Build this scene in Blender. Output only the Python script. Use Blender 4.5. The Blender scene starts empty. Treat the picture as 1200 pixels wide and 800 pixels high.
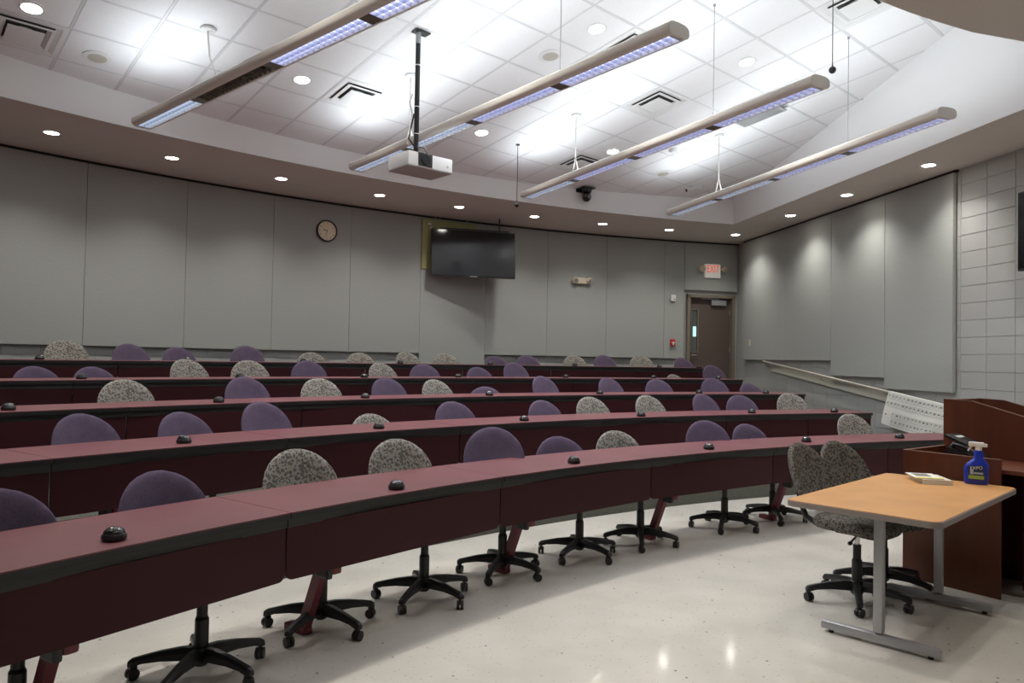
import bpy, bmesh, math, random
from math import sin, cos, pi, radians as rad, degrees as deg, hypot, atan2, sqrt
from mathutils import Vector, Matrix, Euler
from mathutils.geometry import tessellate_polygon
random.seed(7)
SC = bpy.context.scene
COL = SC.collection

# ------------------------------------------------------------------ camera
EYE = 1.4797
PITCH, ROLL = 0.02294, 0.01859
cp, sp_, cr, sr = cos(PITCH), sin(PITCH), cos(ROLL), sin(ROLL)
right0, fwd, up0 = Vector((1, 0, 0)), Vector((0, cp, sp_)), Vector((0, -sp_, cp))
rgt = cr * right0 + sr * up0
upv = -sr * right0 + cr * up0
cam_d = bpy.data.cameras.new('camera')
cam = bpy.data.objects.new('camera', cam_d)
COL.objects.link(cam)
cam.matrix_world = Matrix(((rgt.x, upv.x, -fwd.x, 0), (rgt.y, upv.y, -fwd.y, 0), (rgt.z, upv.z, -fwd.z, EYE), (0, 0, 0, 1)))
cam_d.sensor_width = 36
cam_d.lens = 872.63 / 1200 * 36
cam_d.clip_start = 0.05
SC.camera = cam

# ------------------------------------------------------------------ world, exposure
w = bpy.data.worlds.new('world'); SC.world = w; w.use_nodes = True
w.node_tree.nodes['Background'].inputs[0].default_value = (0.5, 0.5, 0.52, 1)
w.node_tree.nodes['Background'].inputs[1].default_value = 0.05
SC.view_settings.view_transform = 'Standard'
SC.view_settings.look = 'None'
SC.view_settings.exposure = 0.06
SC.view_settings.gamma = 1.0
SC.view_settings.use_curve_mapping = False
# light levels (watts per lamp)
P_UP, P_DOWN, P_CAN, P_CEIL = 7.0, 5.5, 130.0, 260.0
COOL, WARM = (0.87, 0.95, 1.0), (1.0, 0.96, 0.89)

# ------------------------------------------------------------------ plan data (metres)
CX, CY = 8.2806, -3.2268                 # centre of the seating arcs
ROWR = [11.48, 12.939, 14.284, 15.653, 17.083]   # front edge of each desk row
TIER = 0.159
DEPTH = 0.609
WALLR = 18.56
PANR = 18.49
SOFF = 3.862
WELLR = 16.64
RISER = [12.73, 14.07, 15.44, 16.87]
AX = 132.0                               # symmetry axis of the room, degrees
def pol(a, r, z=0.0):
    return Vector((CX + r * cos(rad(a)), CY + r * sin(rad(a)), z))
def rwall(y, off=0.0):                   # point on the right wall plane, off = towards the room
    return Vector((6.649 - 0.143 * y - off * 0.99, y - off * 0.142, 0))
def mirror(v):
    a = atan2(v.y - CY, v.x - CX); r = hypot(v.x - CX, v.y - CY)
    a2 = rad(2 * AX) - a
    return Vector((CX + r * cos(a2), CY + r * sin(a2), v.z))
# sloping tiled ceiling
CO = Vector((-4.033, 6.645, 2.894 + EYE)); EA = Vector((0.745, 0.667, -0.017)).normalized()
EB = Vector((0.661, -0.735, 0.151)); EB = (EB - EA * EA.dot(EB)).normalized(); CN = EB.cross(EA)
if CN.z < 0: CN = -CN
TS = 0.6096
def ceil(a, b, down=0.0):
    return CO + EA * (a * TS) + EB * (b * TS) - CN * down
def ceilz(x, y):
    return CO.z - (CN.x * (x - CO.x) + CN.y * (y - CO.y)) / CN.z
CEIL_ROT = Matrix((EA, -EB, CN)).transposed().to_4x4()   # local x=EA, y=-EB, z=up normal

# ------------------------------------------------------------------ materials
MATS = {}
def mat(name, col, rough=0.6, metal=0.0, spec=0.5, emit=None, estr=0.0, bump=None, spots=None, var=None, coat=0.0):
    if name in MATS: return MATS[name]
    m = bpy.data.materials.new(name); m.use_nodes = True
    nt = m.node_tree; b = nt.nodes['Principled BSDF']
    b.inputs['Base Color'].default_value = (*col, 1); b.inputs['Roughness'].default_value = rough
    b.inputs['Metallic'].default_value = metal; b.inputs['Specular IOR Level'].default_value = spec
    b.inputs['Coat Weight'].default_value = coat
    if emit:
        b.inputs['Emission Color'].default_value = (*emit, 1); b.inputs['Emission Strength'].default_value = estr
    tc = nt.nodes.new('ShaderNodeTexCoord')
    last = None
    if var:        # (scale, second colour, stretch)
        n = nt.nodes.new('ShaderNodeTexNoise'); n.inputs['Scale'].default_value = var[0]; n.inputs['Detail'].default_value = 5
        mp = nt.nodes.new('ShaderNodeMapping'); mp.inputs['Scale'].default_value = var[2]
        nt.links.new(tc.outputs['Object'], mp.inputs[0]); nt.links.new(mp.outputs[0], n.inputs['Vector'])
        r = nt.nodes.new('ShaderNodeValToRGB'); r.color_ramp.elements[0].position = 0.35; r.color_ramp.elements[1].position = 0.65
        r.color_ramp.elements[0].color = (*col, 1); r.color_ramp.elements[1].color = (*var[1], 1)
        nt.links.new(n.outputs['Fac'], r.inputs[0]); last = r.outputs[0]
    if spots:      # list of (scale, threshold, colour)
        for sc, th, c2 in spots:
            v = nt.nodes.new('ShaderNodeTexVoronoi'); v.inputs['Scale'].default_value = sc
            nt.links.new(tc.outputs['Object'], v.inputs['Vector'])
            r = nt.nodes.new('ShaderNodeValToRGB'); r.color_ramp.elements[0].position = th; r.color_ramp.elements[1].position = th + 0.05
            r.color_ramp.elements[0].color = (1, 1, 1, 1); r.color_ramp.elements[1].color = (0, 0, 0, 1)
            nt.links.new(v.outputs['Distance'], r.inputs[0])
            mx = nt.nodes.new('ShaderNodeMix'); mx.data_type = 'RGBA'
            nt.links.new(r.outputs[0], mx.inputs[0])
            if last: nt.links.new(last, mx.inputs[6])
            else: mx.inputs[6].default_value = (*col, 1)
            mx.inputs[7].default_value = (*c2, 1); last = mx.outputs[2]
    if last: nt.links.new(last, b.inputs['Base Color'])
    if bump:       # (scale, strength)
        n = nt.nodes.new('ShaderNodeTexNoise'); n.inputs['Scale'].default_value = bump[0]; n.inputs['Detail'].default_value = 3
        nt.links.new(tc.outputs['Object'], n.inputs['Vector'])
        bp = nt.nodes.new('ShaderNodeBump'); bp.inputs['Strength'].default_value = bump[1]; bp.inputs['Distance'].default_value = 0.004
        nt.links.new(n.outputs['Fac'], bp.inputs['Height']); nt.links.new(bp.outputs[0], b.inputs['Normal'])
    MATS[name] = m; return m

M_FLOOR = mat('vinyl_floor', (0.62, 0.585, 0.53), 0.09, spec=0.45, var=(2.2, (0.55, 0.52, 0.465), (1, 1, 1)),
              spots=[(26, 0.11, (0.44, 0.41, 0.36)), (55, 0.10, (0.50, 0.46, 0.42)), (9, 0.032, (0.10, 0.095, 0.10))], bump=(2.5, 0.05))
M_CARPET = mat('carpet', (0.16, 0.16, 0.135), 0.95, spec=0.1, spots=[(160, 0.3, (0.05, 0.05, 0.045)), (120, 0.16, (0.34, 0.33, 0.28))], bump=(300, 0.6))
M_BLOCK = mat('painted_block', (0.40, 0.405, 0.395), 0.55, bump=(90, 0.25))
M_JOINT = mat('painted_joint', (0.40, 0.405, 0.395), 0.7)
M_PANEL = mat('acoustic_fabric', (0.39, 0.405, 0.388), 0.9, spec=0.15, var=(120, (0.355, 0.37, 0.353), (1, 1, 0.3)), bump=(400, 0.3))
M_SHADOWGAP = mat('reveal_shade', (0.015, 0.013, 0.013), 0.8)
M_SOFF = mat('soffit_paint', (0.62, 0.585, 0.55), 0.8, spec=0.2)
M_FASCIA = mat('fascia_paint', (0.9, 0.9, 0.9), 0.8, spec=0.2)
M_TILE = mat('ceiling_tile', (0.88, 0.88, 0.89), 0.92, spec=0.1, spots=[(90, 0.16, (0.70, 0.70, 0.71))], bump=(180, 0.35))
M_TBAR = mat('ceiling_tbar', (0.70, 0.70, 0.71), 0.5)
M_WHITE = mat('white_metal', (0.8, 0.8, 0.79), 0.45)
M_CREAM = mat('cream_enamel', (0.74, 0.70, 0.64), 0.28, spec=0.6)
M_GRILLE = mat('speaker_grille', (0.55, 0.52, 0.45), 0.7, spots=[(260, 0.3, (0.3, 0.28, 0.24))])
M_DUCTSHADE = mat('duct_shade', (0.07, 0.07, 0.07), 0.9)
M_RETURN = mat('return_grille', (0.38, 0.38, 0.38), 0.6)
M_TOP = mat('maroon_laminate', (0.155, 0.046, 0.056), 0.38, spec=0.5, var=(3, (0.132, 0.039, 0.046), (1, 1, 1)))
M_MAROON = mat('maroon_panel', (0.042, 0.008, 0.011), 0.5, spec=0.22)
M_EDGE = mat('black_edge', (0.012, 0.012, 0.012), 0.45)
M_BAND = mat('grey_band', (0.032, 0.034, 0.032), 0.6)
M_REDLEG = mat('maroon_steel', (0.17, 0.022, 0.035), 0.4)
M_BLACK = mat('black_plastic', (0.012, 0.012, 0.013), 0.4)
M_GLOSSB = mat('gloss_black', (0.01, 0.01, 0.011), 0.16, spec=0.7)
M_PURPLE = mat('purple_fabric', (0.105, 0.080, 0.122), 0.95, spec=0.1, var=(14, (0.088, 0.066, 0.104), (1, 1, 1)), spots=[(70, 0.24, (0.072, 0.054, 0.088))], bump=(250, 0.4))
M_GREY = mat('grey_leaf_fabric', (0.28, 0.265, 0.232), 0.95, spec=0.1, spots=[(42, 0.42, (0.135, 0.128, 0.117)), (70, 0.30, (0.06, 0.056, 0.056))], bump=(250, 0.4))
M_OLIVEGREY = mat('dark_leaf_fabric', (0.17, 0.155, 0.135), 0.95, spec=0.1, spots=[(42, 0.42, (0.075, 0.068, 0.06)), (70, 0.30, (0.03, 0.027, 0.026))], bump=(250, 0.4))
M_CHROME = mat('chrome', (0.7, 0.7, 0.7), 0.2, metal=1.0)
M_SILVER = mat('silver_paint', (0.42, 0.42, 0.43), 0.4, metal=0.5)
M_OAK = mat('maple_laminate', (0.64, 0.33, 0.12), 0.35, var=(5, (0.56, 0.28, 0.10), (1, 1, 1)))
M_TRIMG = mat('grey_edge_band', (0.28, 0.24, 0.22), 0.45)
M_CHERRY = mat('cherry_wood', (0.125, 0.033, 0.013), 0.38, var=(9, (0.088, 0.022, 0.009), (1, 1, 0.12)))
M_CHERRYD = mat('cherry_wood_edge', (0.16, 0.065, 0.04), 0.45)
M_DOOR = mat('brown_door_paint', (0.115, 0.085, 0.072), 0.5)
M_FRAME = mat('taupe_frame_paint', (0.20, 0.175, 0.135), 0.5)
M_GLASS = mat('door_glass', (0.12, 0.13, 0.13), 0.1)
M_CORRIDORGLOW = mat('corridor_glow', (0.3, 0.5, 0.5), 0.4, emit=(0.55, 0.9, 0.9), estr=0.9)
M_OLIVE = mat('olive_board', (0.36, 0.36, 0.17), 0.7)
M_SCREEN = mat('tv_screen', (0.012, 0.012, 0.014), 0.12, spec=0.55)
M_RED = mat('alarm_red', (0.55, 0.03, 0.03), 0.4)
M_REDTXT = mat('exit_red', (0.8, 0.08, 0.02), 0.5, emit=(1.0, 0.13, 0.04), estr=0.55)
M_EXITW = mat('exit_white', (0.8, 0.8, 0.76), 0.5, emit=(1, 0.93, 0.85), estr=0.12)
M_BEIGE = mat('beige_plastic', (0.66, 0.6, 0.46), 0.5)
M_CLOCKF = mat('clock_face', (0.78, 0.67, 0.5), 0.6)
M_STEEL = mat('brushed_rail', (0.58, 0.54, 0.49), 0.35, metal=0.6)
M_PAPER = mat('poster_paper', (0.78, 0.77, 0.72), 0.8)
M_INK = mat('print_ink', (0.16, 0.16, 0.16), 0.8)
M_INKL = mat('print_grey', (0.5, 0.5, 0.48), 0.8)
M_BLUE = mat('blue_plastic', (0.012, 0.035, 0.42), 0.3, spec=0.5)
M_NAVY = mat('label_navy', (0.01, 0.03, 0.12), 0.4)
M_GREEN = mat('label_green', (0.28, 0.42, 0.08), 0.5)
M_YELLOW = mat('cover_yellow', (0.75, 0.62, 0.05), 0.5)
M_CABLEW = mat('white_cable', (0.7, 0.68, 0.62), 0.5)
M_LENS = mat('lamp_lens', (0.5, 0.5, 0.6), 0.5, emit=(0.60, 0.66, 1.0), estr=2.2)
M_LENSC = mat('lamp_lens_pale', (0.5, 0.5, 0.6), 0.5, emit=(0.72, 0.86, 1.0), estr=1.8)
M_LENSOFF = mat('lamp_lens_unlit', (0.16, 0.15, 0.12), 0.3, metal=0.5)
M_LOUVER = mat('louver_aluminium', (0.55, 0.56, 0.62), 0.3, metal=0.7)
M_LOUVEROFF = mat('louver_unlit', (0.33, 0.31, 0.26), 0.35, metal=0.7)  # same louvers in a darker colour, for the section without light
M_CAN = mat('downlight_lens', (0.9, 0.9, 0.85), 0.5, emit=(1.0, 0.95, 0.86), estr=30.0)
M_CANC = mat('downlight_lens_white', (0.9, 0.9, 0.9), 0.5, emit=(1.0, 0.98, 0.93), estr=30.0)
M_PRJ = mat('projector_white', (0.72, 0.72, 0.72), 0.45)
M_PRJB = mat('projector_base', (0.33, 0.29, 0.28), 0.5)
M_CMETAL = mat('grey_conduit', (0.35, 0.36, 0.37), 0.4, metal=0.4)

# ------------------------------------------------------------------ helpers
def bx(bm, c, s, rz=0.0, M=None, bev=0.0):
    m = Matrix.Translation(Vector(c)) @ Matrix.Rotation(rz, 4, 'Z') @ Matrix.Diagonal((s[0], s[1], s[2], 1))
    if M is not None: m = M @ m
    r = bmesh.ops.create_cube(bm, size=1.0, matrix=m)
    if bev:
        es = list({e for v in r['verts'] for e in v.link_edges})
        bmesh.ops.bevel(bm, geom=es, offset=bev, segments=2, affect='EDGES', profile=0.6)
    return r
def cyl(bm, p0, p1, r0, r1=None, seg=16, caps=True):
    p0, p1 = Vector(p0), Vector(p1); d = p1 - p0
    r1 = r0 if r1 is None else r1
    q = d.to_track_quat('Z', 'Y').to_matrix().to_4x4()
    m = Matrix.Translation((p0 + p1) / 2) @ q
    return bmesh.ops.create_cone(bm, cap_ends=caps, segments=seg, radius1=r0, radius2=r1, depth=d.length, matrix=m)
def ball(bm, c, r, seg=16, s=(1, 1, 1)):
    m = Matrix.Translation(Vector(c)) @ Matrix.Diagonal((*s, 1))
    return bmesh.ops.create_uvsphere(bm, u_segments=seg, v_segments=max(6, seg // 2), radius=r, matrix=m)
def tube(bm, pts, r, seg=8):
    rings = []
    pts = [Vector(p) for p in pts]
    for i, p in enumerate(pts):
        d = (pts[min(i + 1, len(pts) - 1)] - pts[max(i - 1, 0)]).normalized()
        q = d.to_track_quat('Z', 'Y').to_matrix()
        rr = r[i] if isinstance(r, (list, tuple)) else r
        rings.append([bm.verts.new(p + q @ Vector((rr * cos(2 * pi * k / seg), rr * sin(2 * pi * k / seg), 0))) for k in range(seg)])
    for a, b in zip(rings, rings[1:]):
        for k in range(seg):
            bm.faces.new((a[k], a[(k + 1) % seg], b[(k + 1) % seg], b[k]))
    bm.faces.new(rings[0][::-1]); bm.faces.new(rings[-1])
def prism(bm, pts, z0, z1, M=None):
    """closed prism over a 2D outline (any order)"""
    ar = sum(a[0] * b[1] - b[0] * a[1] for a, b in zip(pts, pts[1:] + pts[:1]))
    if ar < 0: pts = pts[::-1]
    lo = [Vector((x, y, z0)) for x, y in pts]; hi = [Vector((x, y, z1)) for x, y in pts]
    if M is not None: lo = [M @ v for v in lo]; hi = [M @ v for v in hi]
    lo = [bm.verts.new(v) for v in lo]; hi = [bm.verts.new(v) for v in hi]
    n = len(pts)
    for i in range(n): bm.faces.new((lo[i], lo[(i + 1) % n], hi[(i + 1) % n], hi[i]))
    bm.faces.new(lo[::-1]); bm.faces.new(hi)
def lathe(bm, prof, c=(0, 0, 0), seg=20, M=None, caps=True):
    rings = []
    for r, z in prof:
        ring = []
        for k in range(seg):
            v = Vector((r * cos(2 * pi * k / seg), r * sin(2 * pi * k / seg), z)) + Vector(c)
            if M is not None: v = M @ v
            ring.append(bm.verts.new(v))
        rings.append(ring)
    for a, b in zip(rings, rings[1:]):
        for k in range(seg): bm.faces.new((a[k], a[(k + 1) % seg], b[(k + 1) % seg], b[k]))
    if caps: bm.faces.new(rings[0][::-1]); bm.faces.new(rings[-1])
def local(parent):
    m = Matrix.Identity(4)
    p = parent
    while p is not None:
        m = Matrix.LocRotScale(p.location, p.rotation_euler, p.scale) @ m; p = p.parent
    return m
def obj(name, bm, m, parent=None, world=False, smooth=False, label=None, kind=None):
    """link a bmesh as one object; world=True: the mesh was built in world coordinates"""
    if world and parent is not None: bmesh.ops.transform(bm, matrix=local(parent).inverted(), verts=bm.verts)
    bmesh.ops.recalc_face_normals(bm, faces=bm.faces)
    me = bpy.data.meshes.new(name); bm.to_mesh(me); bm.free()
    for mm in (m if isinstance(m, (list, tuple)) else [m]): me.materials.append(mm)
    if smooth:
        for f in me.polygons: f.use_smooth = True
        try: me.set_sharp_from_angle(angle=rad(38))
        except Exception: pass
    o = bpy.data.objects.new(name, me); COL.objects.link(o)
    o.parent = parent
    if label: o['label'] = label
    if kind: o['kind'] = kind
    return o
def inst(src, name, parent, loc, rz=0.0):
    o = src.copy(); COL.objects.link(o); o.name = name; o.parent = parent; o.location = loc; o.rotation_euler = (0, 0, rz); return o
def thing(name, label, cat, loc=(0, 0, 0), rz=0.0, group=None):
    o = bpy.data.objects.new(name, None); COL.objects.link(o)
    o.location = loc; o.rotation_euler = (0, 0, rz); o.empty_display_size = 0.1
    o['label'] = label; o['category'] = cat
    if group: o['group'] = group
    return o
def tag(o, label, cat, group=None):
    o['label'] = label; o['category'] = cat
    if group: o['group'] = group
    return o
def struct(o): o['kind'] = 'structure'; return o
def B(): return bmesh.new()
def text_into(bm, body, size, M, thick=0.001):
    cu = bpy.data.curves.new('t', 'FONT'); cu.body = body; cu.size = size; cu.align_x = 'CENTER'; cu.align_y = 'CENTER'; cu.extrude = thick
    o = bpy.data.objects.new('t', cu); COL.objects.link(o)
    dg = bpy.context.evaluated_depsgraph_get(); me = bpy.data.meshes.new_from_object(o.evaluated_get(dg))
    me.transform(M); bm.from_mesh(me)
    bpy.data.objects.remove(o); bpy.data.curves.remove(cu); bpy.data.meshes.remove(me)
ORD = ['first', 'second', 'third', 'fourth', 'fifth', 'sixth', 'seventh', 'eighth', 'ninth', 'tenth', 'eleventh', 'twelfth', 'thirteenth', 'fourteenth', 'fifteenth', 'sixteenth', 'seventeenth', 'eighteenth']
def light_area(name, parent, loc, rot, sx, sy, power, col, spread=180):
    d = bpy.data.lights.new(name, 'AREA'); d.shape = 'RECTANGLE'; d.size = sx; d.size_y = sy; d.energy = power; d.color = col; d.spread = rad(spread)
    o = bpy.data.objects.new(name, d); COL.objects.link(o); o.parent = parent; o.location = loc; o.rotation_euler = rot; return o
def light_spot(name, parent, loc, power, col, cone=110, blend=0.8, r=0.05):
    d = bpy.data.lights.new(name, 'SPOT'); d.energy = power; d.color = col; d.spot_size = rad(cone); d.spot_blend = blend; d.shadow_soft_size = r
    o = bpy.data.objects.new(name, d); COL.objects.link(o); o.parent = parent; o.location = loc; return o

# ------------------------------------------------------------------ room outline
def arc_pts(a0, a1, r, n): return [pol(a0 + (a1 - a0) * i / n, r) for i in range(n + 1)]
# corner angle: where the back wall meets the right wall plane
ca = None
a = 95.0
while a < 112:
    v = pol(a, WALLR)
    if v.x < rwall(v.y).x: ca = a; break
    a += 0.02
CORNER = pol(ca, WALLR)
RW_FRONT = rwall(2.75)                      # right wall meets front wall
LW_BACK = pol(2 * AX - ca, WALLR)           # left wall is the mirror image
LW_FRONT = mirror(RW_FRONT)
shift = Vector((-0.276, -0.96, 0)) * 1.1
LW_FRONT = LW_FRONT + shift
LW_BACK = LW_BACK + shift
back_arc = arc_pts(ca, 2 * AX - ca, WALLR, 60)
outline = [RW_FRONT] + back_arc + [LW_BACK, LW_FRONT]

def sheet(bm, pts, z, holes=(), flip=False):
    loops = [[Vector((p.x, p.y, 0)) for p in pts]] + [[Vector((p.x, p.y, 0)) for p in h] for h in holes]
    flat = [p for l in loops for p in l]
    vs = [bm.verts.new((p.x, p.y, z)) for p in flat]
    for t in tessellate_polygon(loops):
        try: bm.faces.new([vs[i] for i in t])
        except ValueError: pass
def slab(name, pts, z0, z1, m, holes=()):
    bm = B(); sheet(bm, pts, z0, holes)
    bmesh.ops.remove_doubles(bm, verts=bm.verts, dist=1e-5)
    r = bmesh.ops.extrude_face_region(bm, geom=list(bm.faces))
    bmesh.ops.translate(bm, vec=(0, 0, z1 - z0), verts=[g for g in r['geom'] if isinstance(g, bmesh.types.BMVert)])
    return obj(name, bm, m)
fl = struct(slab('floor', outline, -0.1, 0.0, M_FLOOR))
# carpeted tiers, each one step higher
def inside_arc(r):                          # part of the outline beyond radius r
    a0 = 90.0
    while pol(a0, r).x > rwall(pol(a0, r).y).x: a0 += 0.05
    a1 = a0
    def left_ok(p):
        d = LW_BACK - LW_FRONT; q = p - LW_FRONT
        return d.x * q.y - d.y * q.x
    s0 = left_ok(CORNER) > 0; a1 = a0 + 1
    while a1 < 185 and (left_ok(pol(a1, r)) > 0) == s0: a1 += 0.05
    return a0, a1 - 0.05
for i, rr in enumerate(RISER):
    a0, a1 = inside_arc(rr)
    pts = arc_pts(a0, a1, rr, 40)[::-1] + back_arc + [LW_BACK]
    t = struct(slab('floor_tier', pts, 0.0005 if i == 0 else TIER * i + 0.0005, TIER * (i + 1), M_CARPET))

def wall(name, p, q, z1, m, thick=0.12, side=1):
    bm = B(); d = (q - p); n = Vector((-d.y, d.x, 0)).normalized() * thick * side
    prism(bm, [(p.x, p.y), (q.x, q.y), (q.x + n.x, q.y + n.y), (p.x + n.x, p.y + n.y)], -0.1, z1)
    return struct(obj(name, bm, m))
ZT = 5.9
w_right = wall('wall_right', RW_FRONT, CORNER, ZT, M_JOINT, side=-1)
w_left = wall('wall_left', LW_FRONT, LW_BACK, ZT, M_BLOCK, side=1)
w_front = wall('wall_front', RW_FRONT, LW_FRONT, ZT, M_BLOCK, side=1)
DOOR_A0, DOOR_A1 = 105.15, 101.95           # door opening on the back arc (left, right jamb)
Z5 = 4 * TIER
bm = B()
aa = [DOOR_A0 + (2 * AX - ca - DOOR_A0) * i / 56 for i in range(57)]
def arcwall(bm, angs, z0, z1, r0=WALLR, th=0.12):
    for a, b in zip(angs, angs[1:]):
        p0, p1, q1, q0 = pol(a, r0), pol(b, r0), pol(b, r0 + th), pol(a, r0 + th)
        prism(bm, [(p0.x, p0.y), (p1.x, p1.y), (q1.x, q1.y), (q0.x, q0.y)], z0, z1)
arcwall(bm, aa, -0.1, ZT)
arcwall(bm, [DOOR_A1, DOOR_A0], Z5 + 2.18, ZT)
arcwall(bm, [ca - 0.4, DOOR_A1], -0.1, ZT)
w_back = struct(obj('wall_back', bm, M_JOINT))

# ------------------------------------------------------------------ soffit with a well, fascia, sloping tiled ceiling
def fr(y): return Vector((5.691 - 0.1488 * y, y, 0))      # right edge line of the well
wa = 95.0
while pol(wa, WELLR).x > fr(pol(wa, WELLR).y).x: wa += 0.02
w_arc = arc_pts(wa, 2 * AX - wa, WELLR, 48)
wl_end = mirror(fr(5.46))
front_edge = [wl_end] + [pol(a, 9.95) for a in (157, 153, 149, 145, 141, 137, 133, 130)] + \
             [Vector((1.75, 4.42, 0)), Vector((2.35, 4.81, 0)), Vector((2.64, 4.97, 0)), Vector((2.95, 5.12, 0)), Vector((3.24, 5.25, 0)), Vector((3.68, 5.38, 0)), Vector((4.2, 5.45, 0)), fr(5.46)]
well = w_arc + front_edge
soffit = struct(slab('ceiling_soffit', outline, SOFF, SOFF + 0.003, M_SOFF, holes=[well]))
bm = B()
def fas(a, b, bm):
    za, zb = ceilz(a.x, a.y) + 0.25, ceilz(b.x, b.y) + 0.25
    v = [bm.verts.new((a.x, a.y, SOFF)), bm.verts.new((b.x, b.y, SOFF)), bm.verts.new((b.x, b.y, zb)), bm.verts.new((a.x, a.y, za))]
    bm.faces.new(v)
for a_, b_ in zip(well, well[1:] + well[:1]): fas(a_, b_, bm)
bmesh.ops.remove_doubles(bm, verts=bm.verts, dist=1e-4)
bmesh.ops.recalc_face_normals(bm, faces=bm.faces)
fascia = struct(obj('trim_1', bm, M_FASCIA))
def in_poly(x, y, P):
    c = False
    for a, b in zip(P, P[1:] + P[:1]):
        if (a.y > y) != (b.y > y) and x < (b.x - a.x) * (y - a.y) / (b.y - a.y) + a.x: c = not c
    return c
# roof deck above the tiles keeps the void closed
bm = B(); sheet(bm, outline, 5.9); roof = struct(obj('roof', bm, M_SOFF))
ceilg = struct(thing('ceiling', '', '')); del ceilg['label']; del ceilg['category']
ceilg.location = CO; ceilg.rotation_euler = CEIL_ROT.to_euler()
# local frame: x = a, y = -b
bm = B(); bx(bm, (0, 0, 0.008), (TS - 0.028, TS - 0.028, 0.016), bev=0.004)
tile_src = None
SPECIAL = {(4, 0), (9, 3), (7, 4), (10, 0), (-1, -1), (9, 7), (11, 4)}
tile_me = None
cells = []
for ia in range(-6, 18):
    for ib in range(-8, 17):
        cn = [ceil(ia + u, ib + v) for u, v in ((0, 0), (1, 0), (0, 1), (1, 1), (.5, .5))]
        if any(in_poly(c.x, c.y, well) for c in cn): cells.append((ia, ib))
vis = sorted(cells, key=lambda c: ceil(c[0] + .5, c[1] + .5).y < 4.5)
near = [c for c in cells if ceil(c[0] + .5, c[1] + .5).y >= 4.6 or c in SPECIAL]
far = [c for c in cells if c not in near]
k = 0
for ia, ib in near:
    if (ia, ib) in SPECIAL: continue
    if tile_src is None:
        tile_src = obj('ceiling_tile', bm, M_TILE, ceilg); o = tile_src
    else:
        o = tile_src.copy(); COL.objects.link(o)
    o.location = ((ia + .5) * TS, -(ib + .5) * TS, 0); k += 1
bm = B()
for ia, ib in far: bx(bm, ((ia + .5) * TS, -(ib + .5) * TS, 0.008), (TS - 0.028, TS - 0.028, 0.016))
obj('ceiling_tile_field', bm, M_TILE, ceilg, kind='stuff')
bm = B()
for ia in range(-6, 19): bx(bm, (ia * TS, -4.5 * TS, 0.004), (0.024, 27 * TS, 0.008))
for ib in range(-9, 18): bx(bm, (6 * TS, -ib * TS, 0.0045), (25 * TS, 0.024, 0.008))
bx(bm, (6 * TS, -4.5 * TS, 0.03), (25 * TS, 27 * TS, 0.01))
# trim the grid to the well so it does not poke out over the soffit: keep faces inside only
dele = []
M0 = local(ceilg)
obj('ceiling_grid', bm, M_TBAR, ceilg)

# ------------------------------------------------------------------ painted blocks
def wall_frame(p, q):                       # matrix: x along wall p->q, y = out of wall (towards room), z up
    d = (q - p).normalized(); n = Vector((-d.y, d.x, 0))
    return d, n
BL, BH = 0.4064, 0.2032
# right wall: local blocks placed along the wall
def block_mesh(L, name, parent):
    bm = B(); bx(bm, (0, 0, 0), (L - 0.005, 0.03, BH - 0.006), bev=0.003); return obj(name, bm, M_BLOCK, parent)
rw_ang = atan2(CORNER.y - RW_FRONT.y, CORNER.x - RW_FRONT.x)
dR = Vector((cos(rw_ang), sin(rw_ang), 0)); nR = Vector((-dR.y, dR.x, 0))   # nR points into the room
LR = (CORNER - RW_FRONT).length
first = {}
y_joint = rwall(8.11)                        # a measured vertical joint
s_joint = (y_joint - RW_FRONT).dot(dR)
cnt = 0
for c in range(0, 19):
    s = s_joint - BL * 20
    while s < LR:
        s0, s1 = max(s, 0.02), min(s + BL, LR - 0.01)
        s += BL
        mid = (s0 + s1) / 2; z = (c + .5) * BH
        if s1 - s0 < 0.06: continue
        pos = RW_FRONT + dR * mid
        if pos.y < 5.6: continue
        # skip blocks wholly behind the fabric panels or below the raised floor
        if pos.y > 9.3 and z > 1.75: continue
        lv = sum(1 for rr in RISER if hypot(pos.x - CX, pos.y - CY) > rr) * TIER
        if z + BH / 2 < lv: continue
        L = round(s1 - s0, 3)
        if L not in first:
            first[L] = block_mesh(L, 'block', w_right); o = first[L]
        else:
            o = first[L].copy(); COL.objects.link(o)
        o.location = pos - nR * 0.008 + Vector((0, 0, z)); o.rotation_euler = (0, 0, rw_ang); cnt += 1
# back wall: the courses showing under the panels
dA = deg(BL / WALLR); first = {}
for c in (3, 4, 5, 6, 7):
    a = ca + 0.1 + (dA / 2 if c % 2 else 0)
    if (c + 1) * BH < Z5 + 0.2: continue
    while a < 145.5:
        if a > DOOR_A0 + 0.4:
            if 'b' not in first:
                first['b'] = block_mesh(BL, 'block', w_back); o = first['b']
            else:
                o = first['b'].copy(); COL.objects.link(o)
            o.location = pol(a + dA / 2, WALLR + 0.007, (c + .5) * BH); o.rotation_euler = (0, 0, rad(a + dA / 2 + 90))
        a += dA

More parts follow.
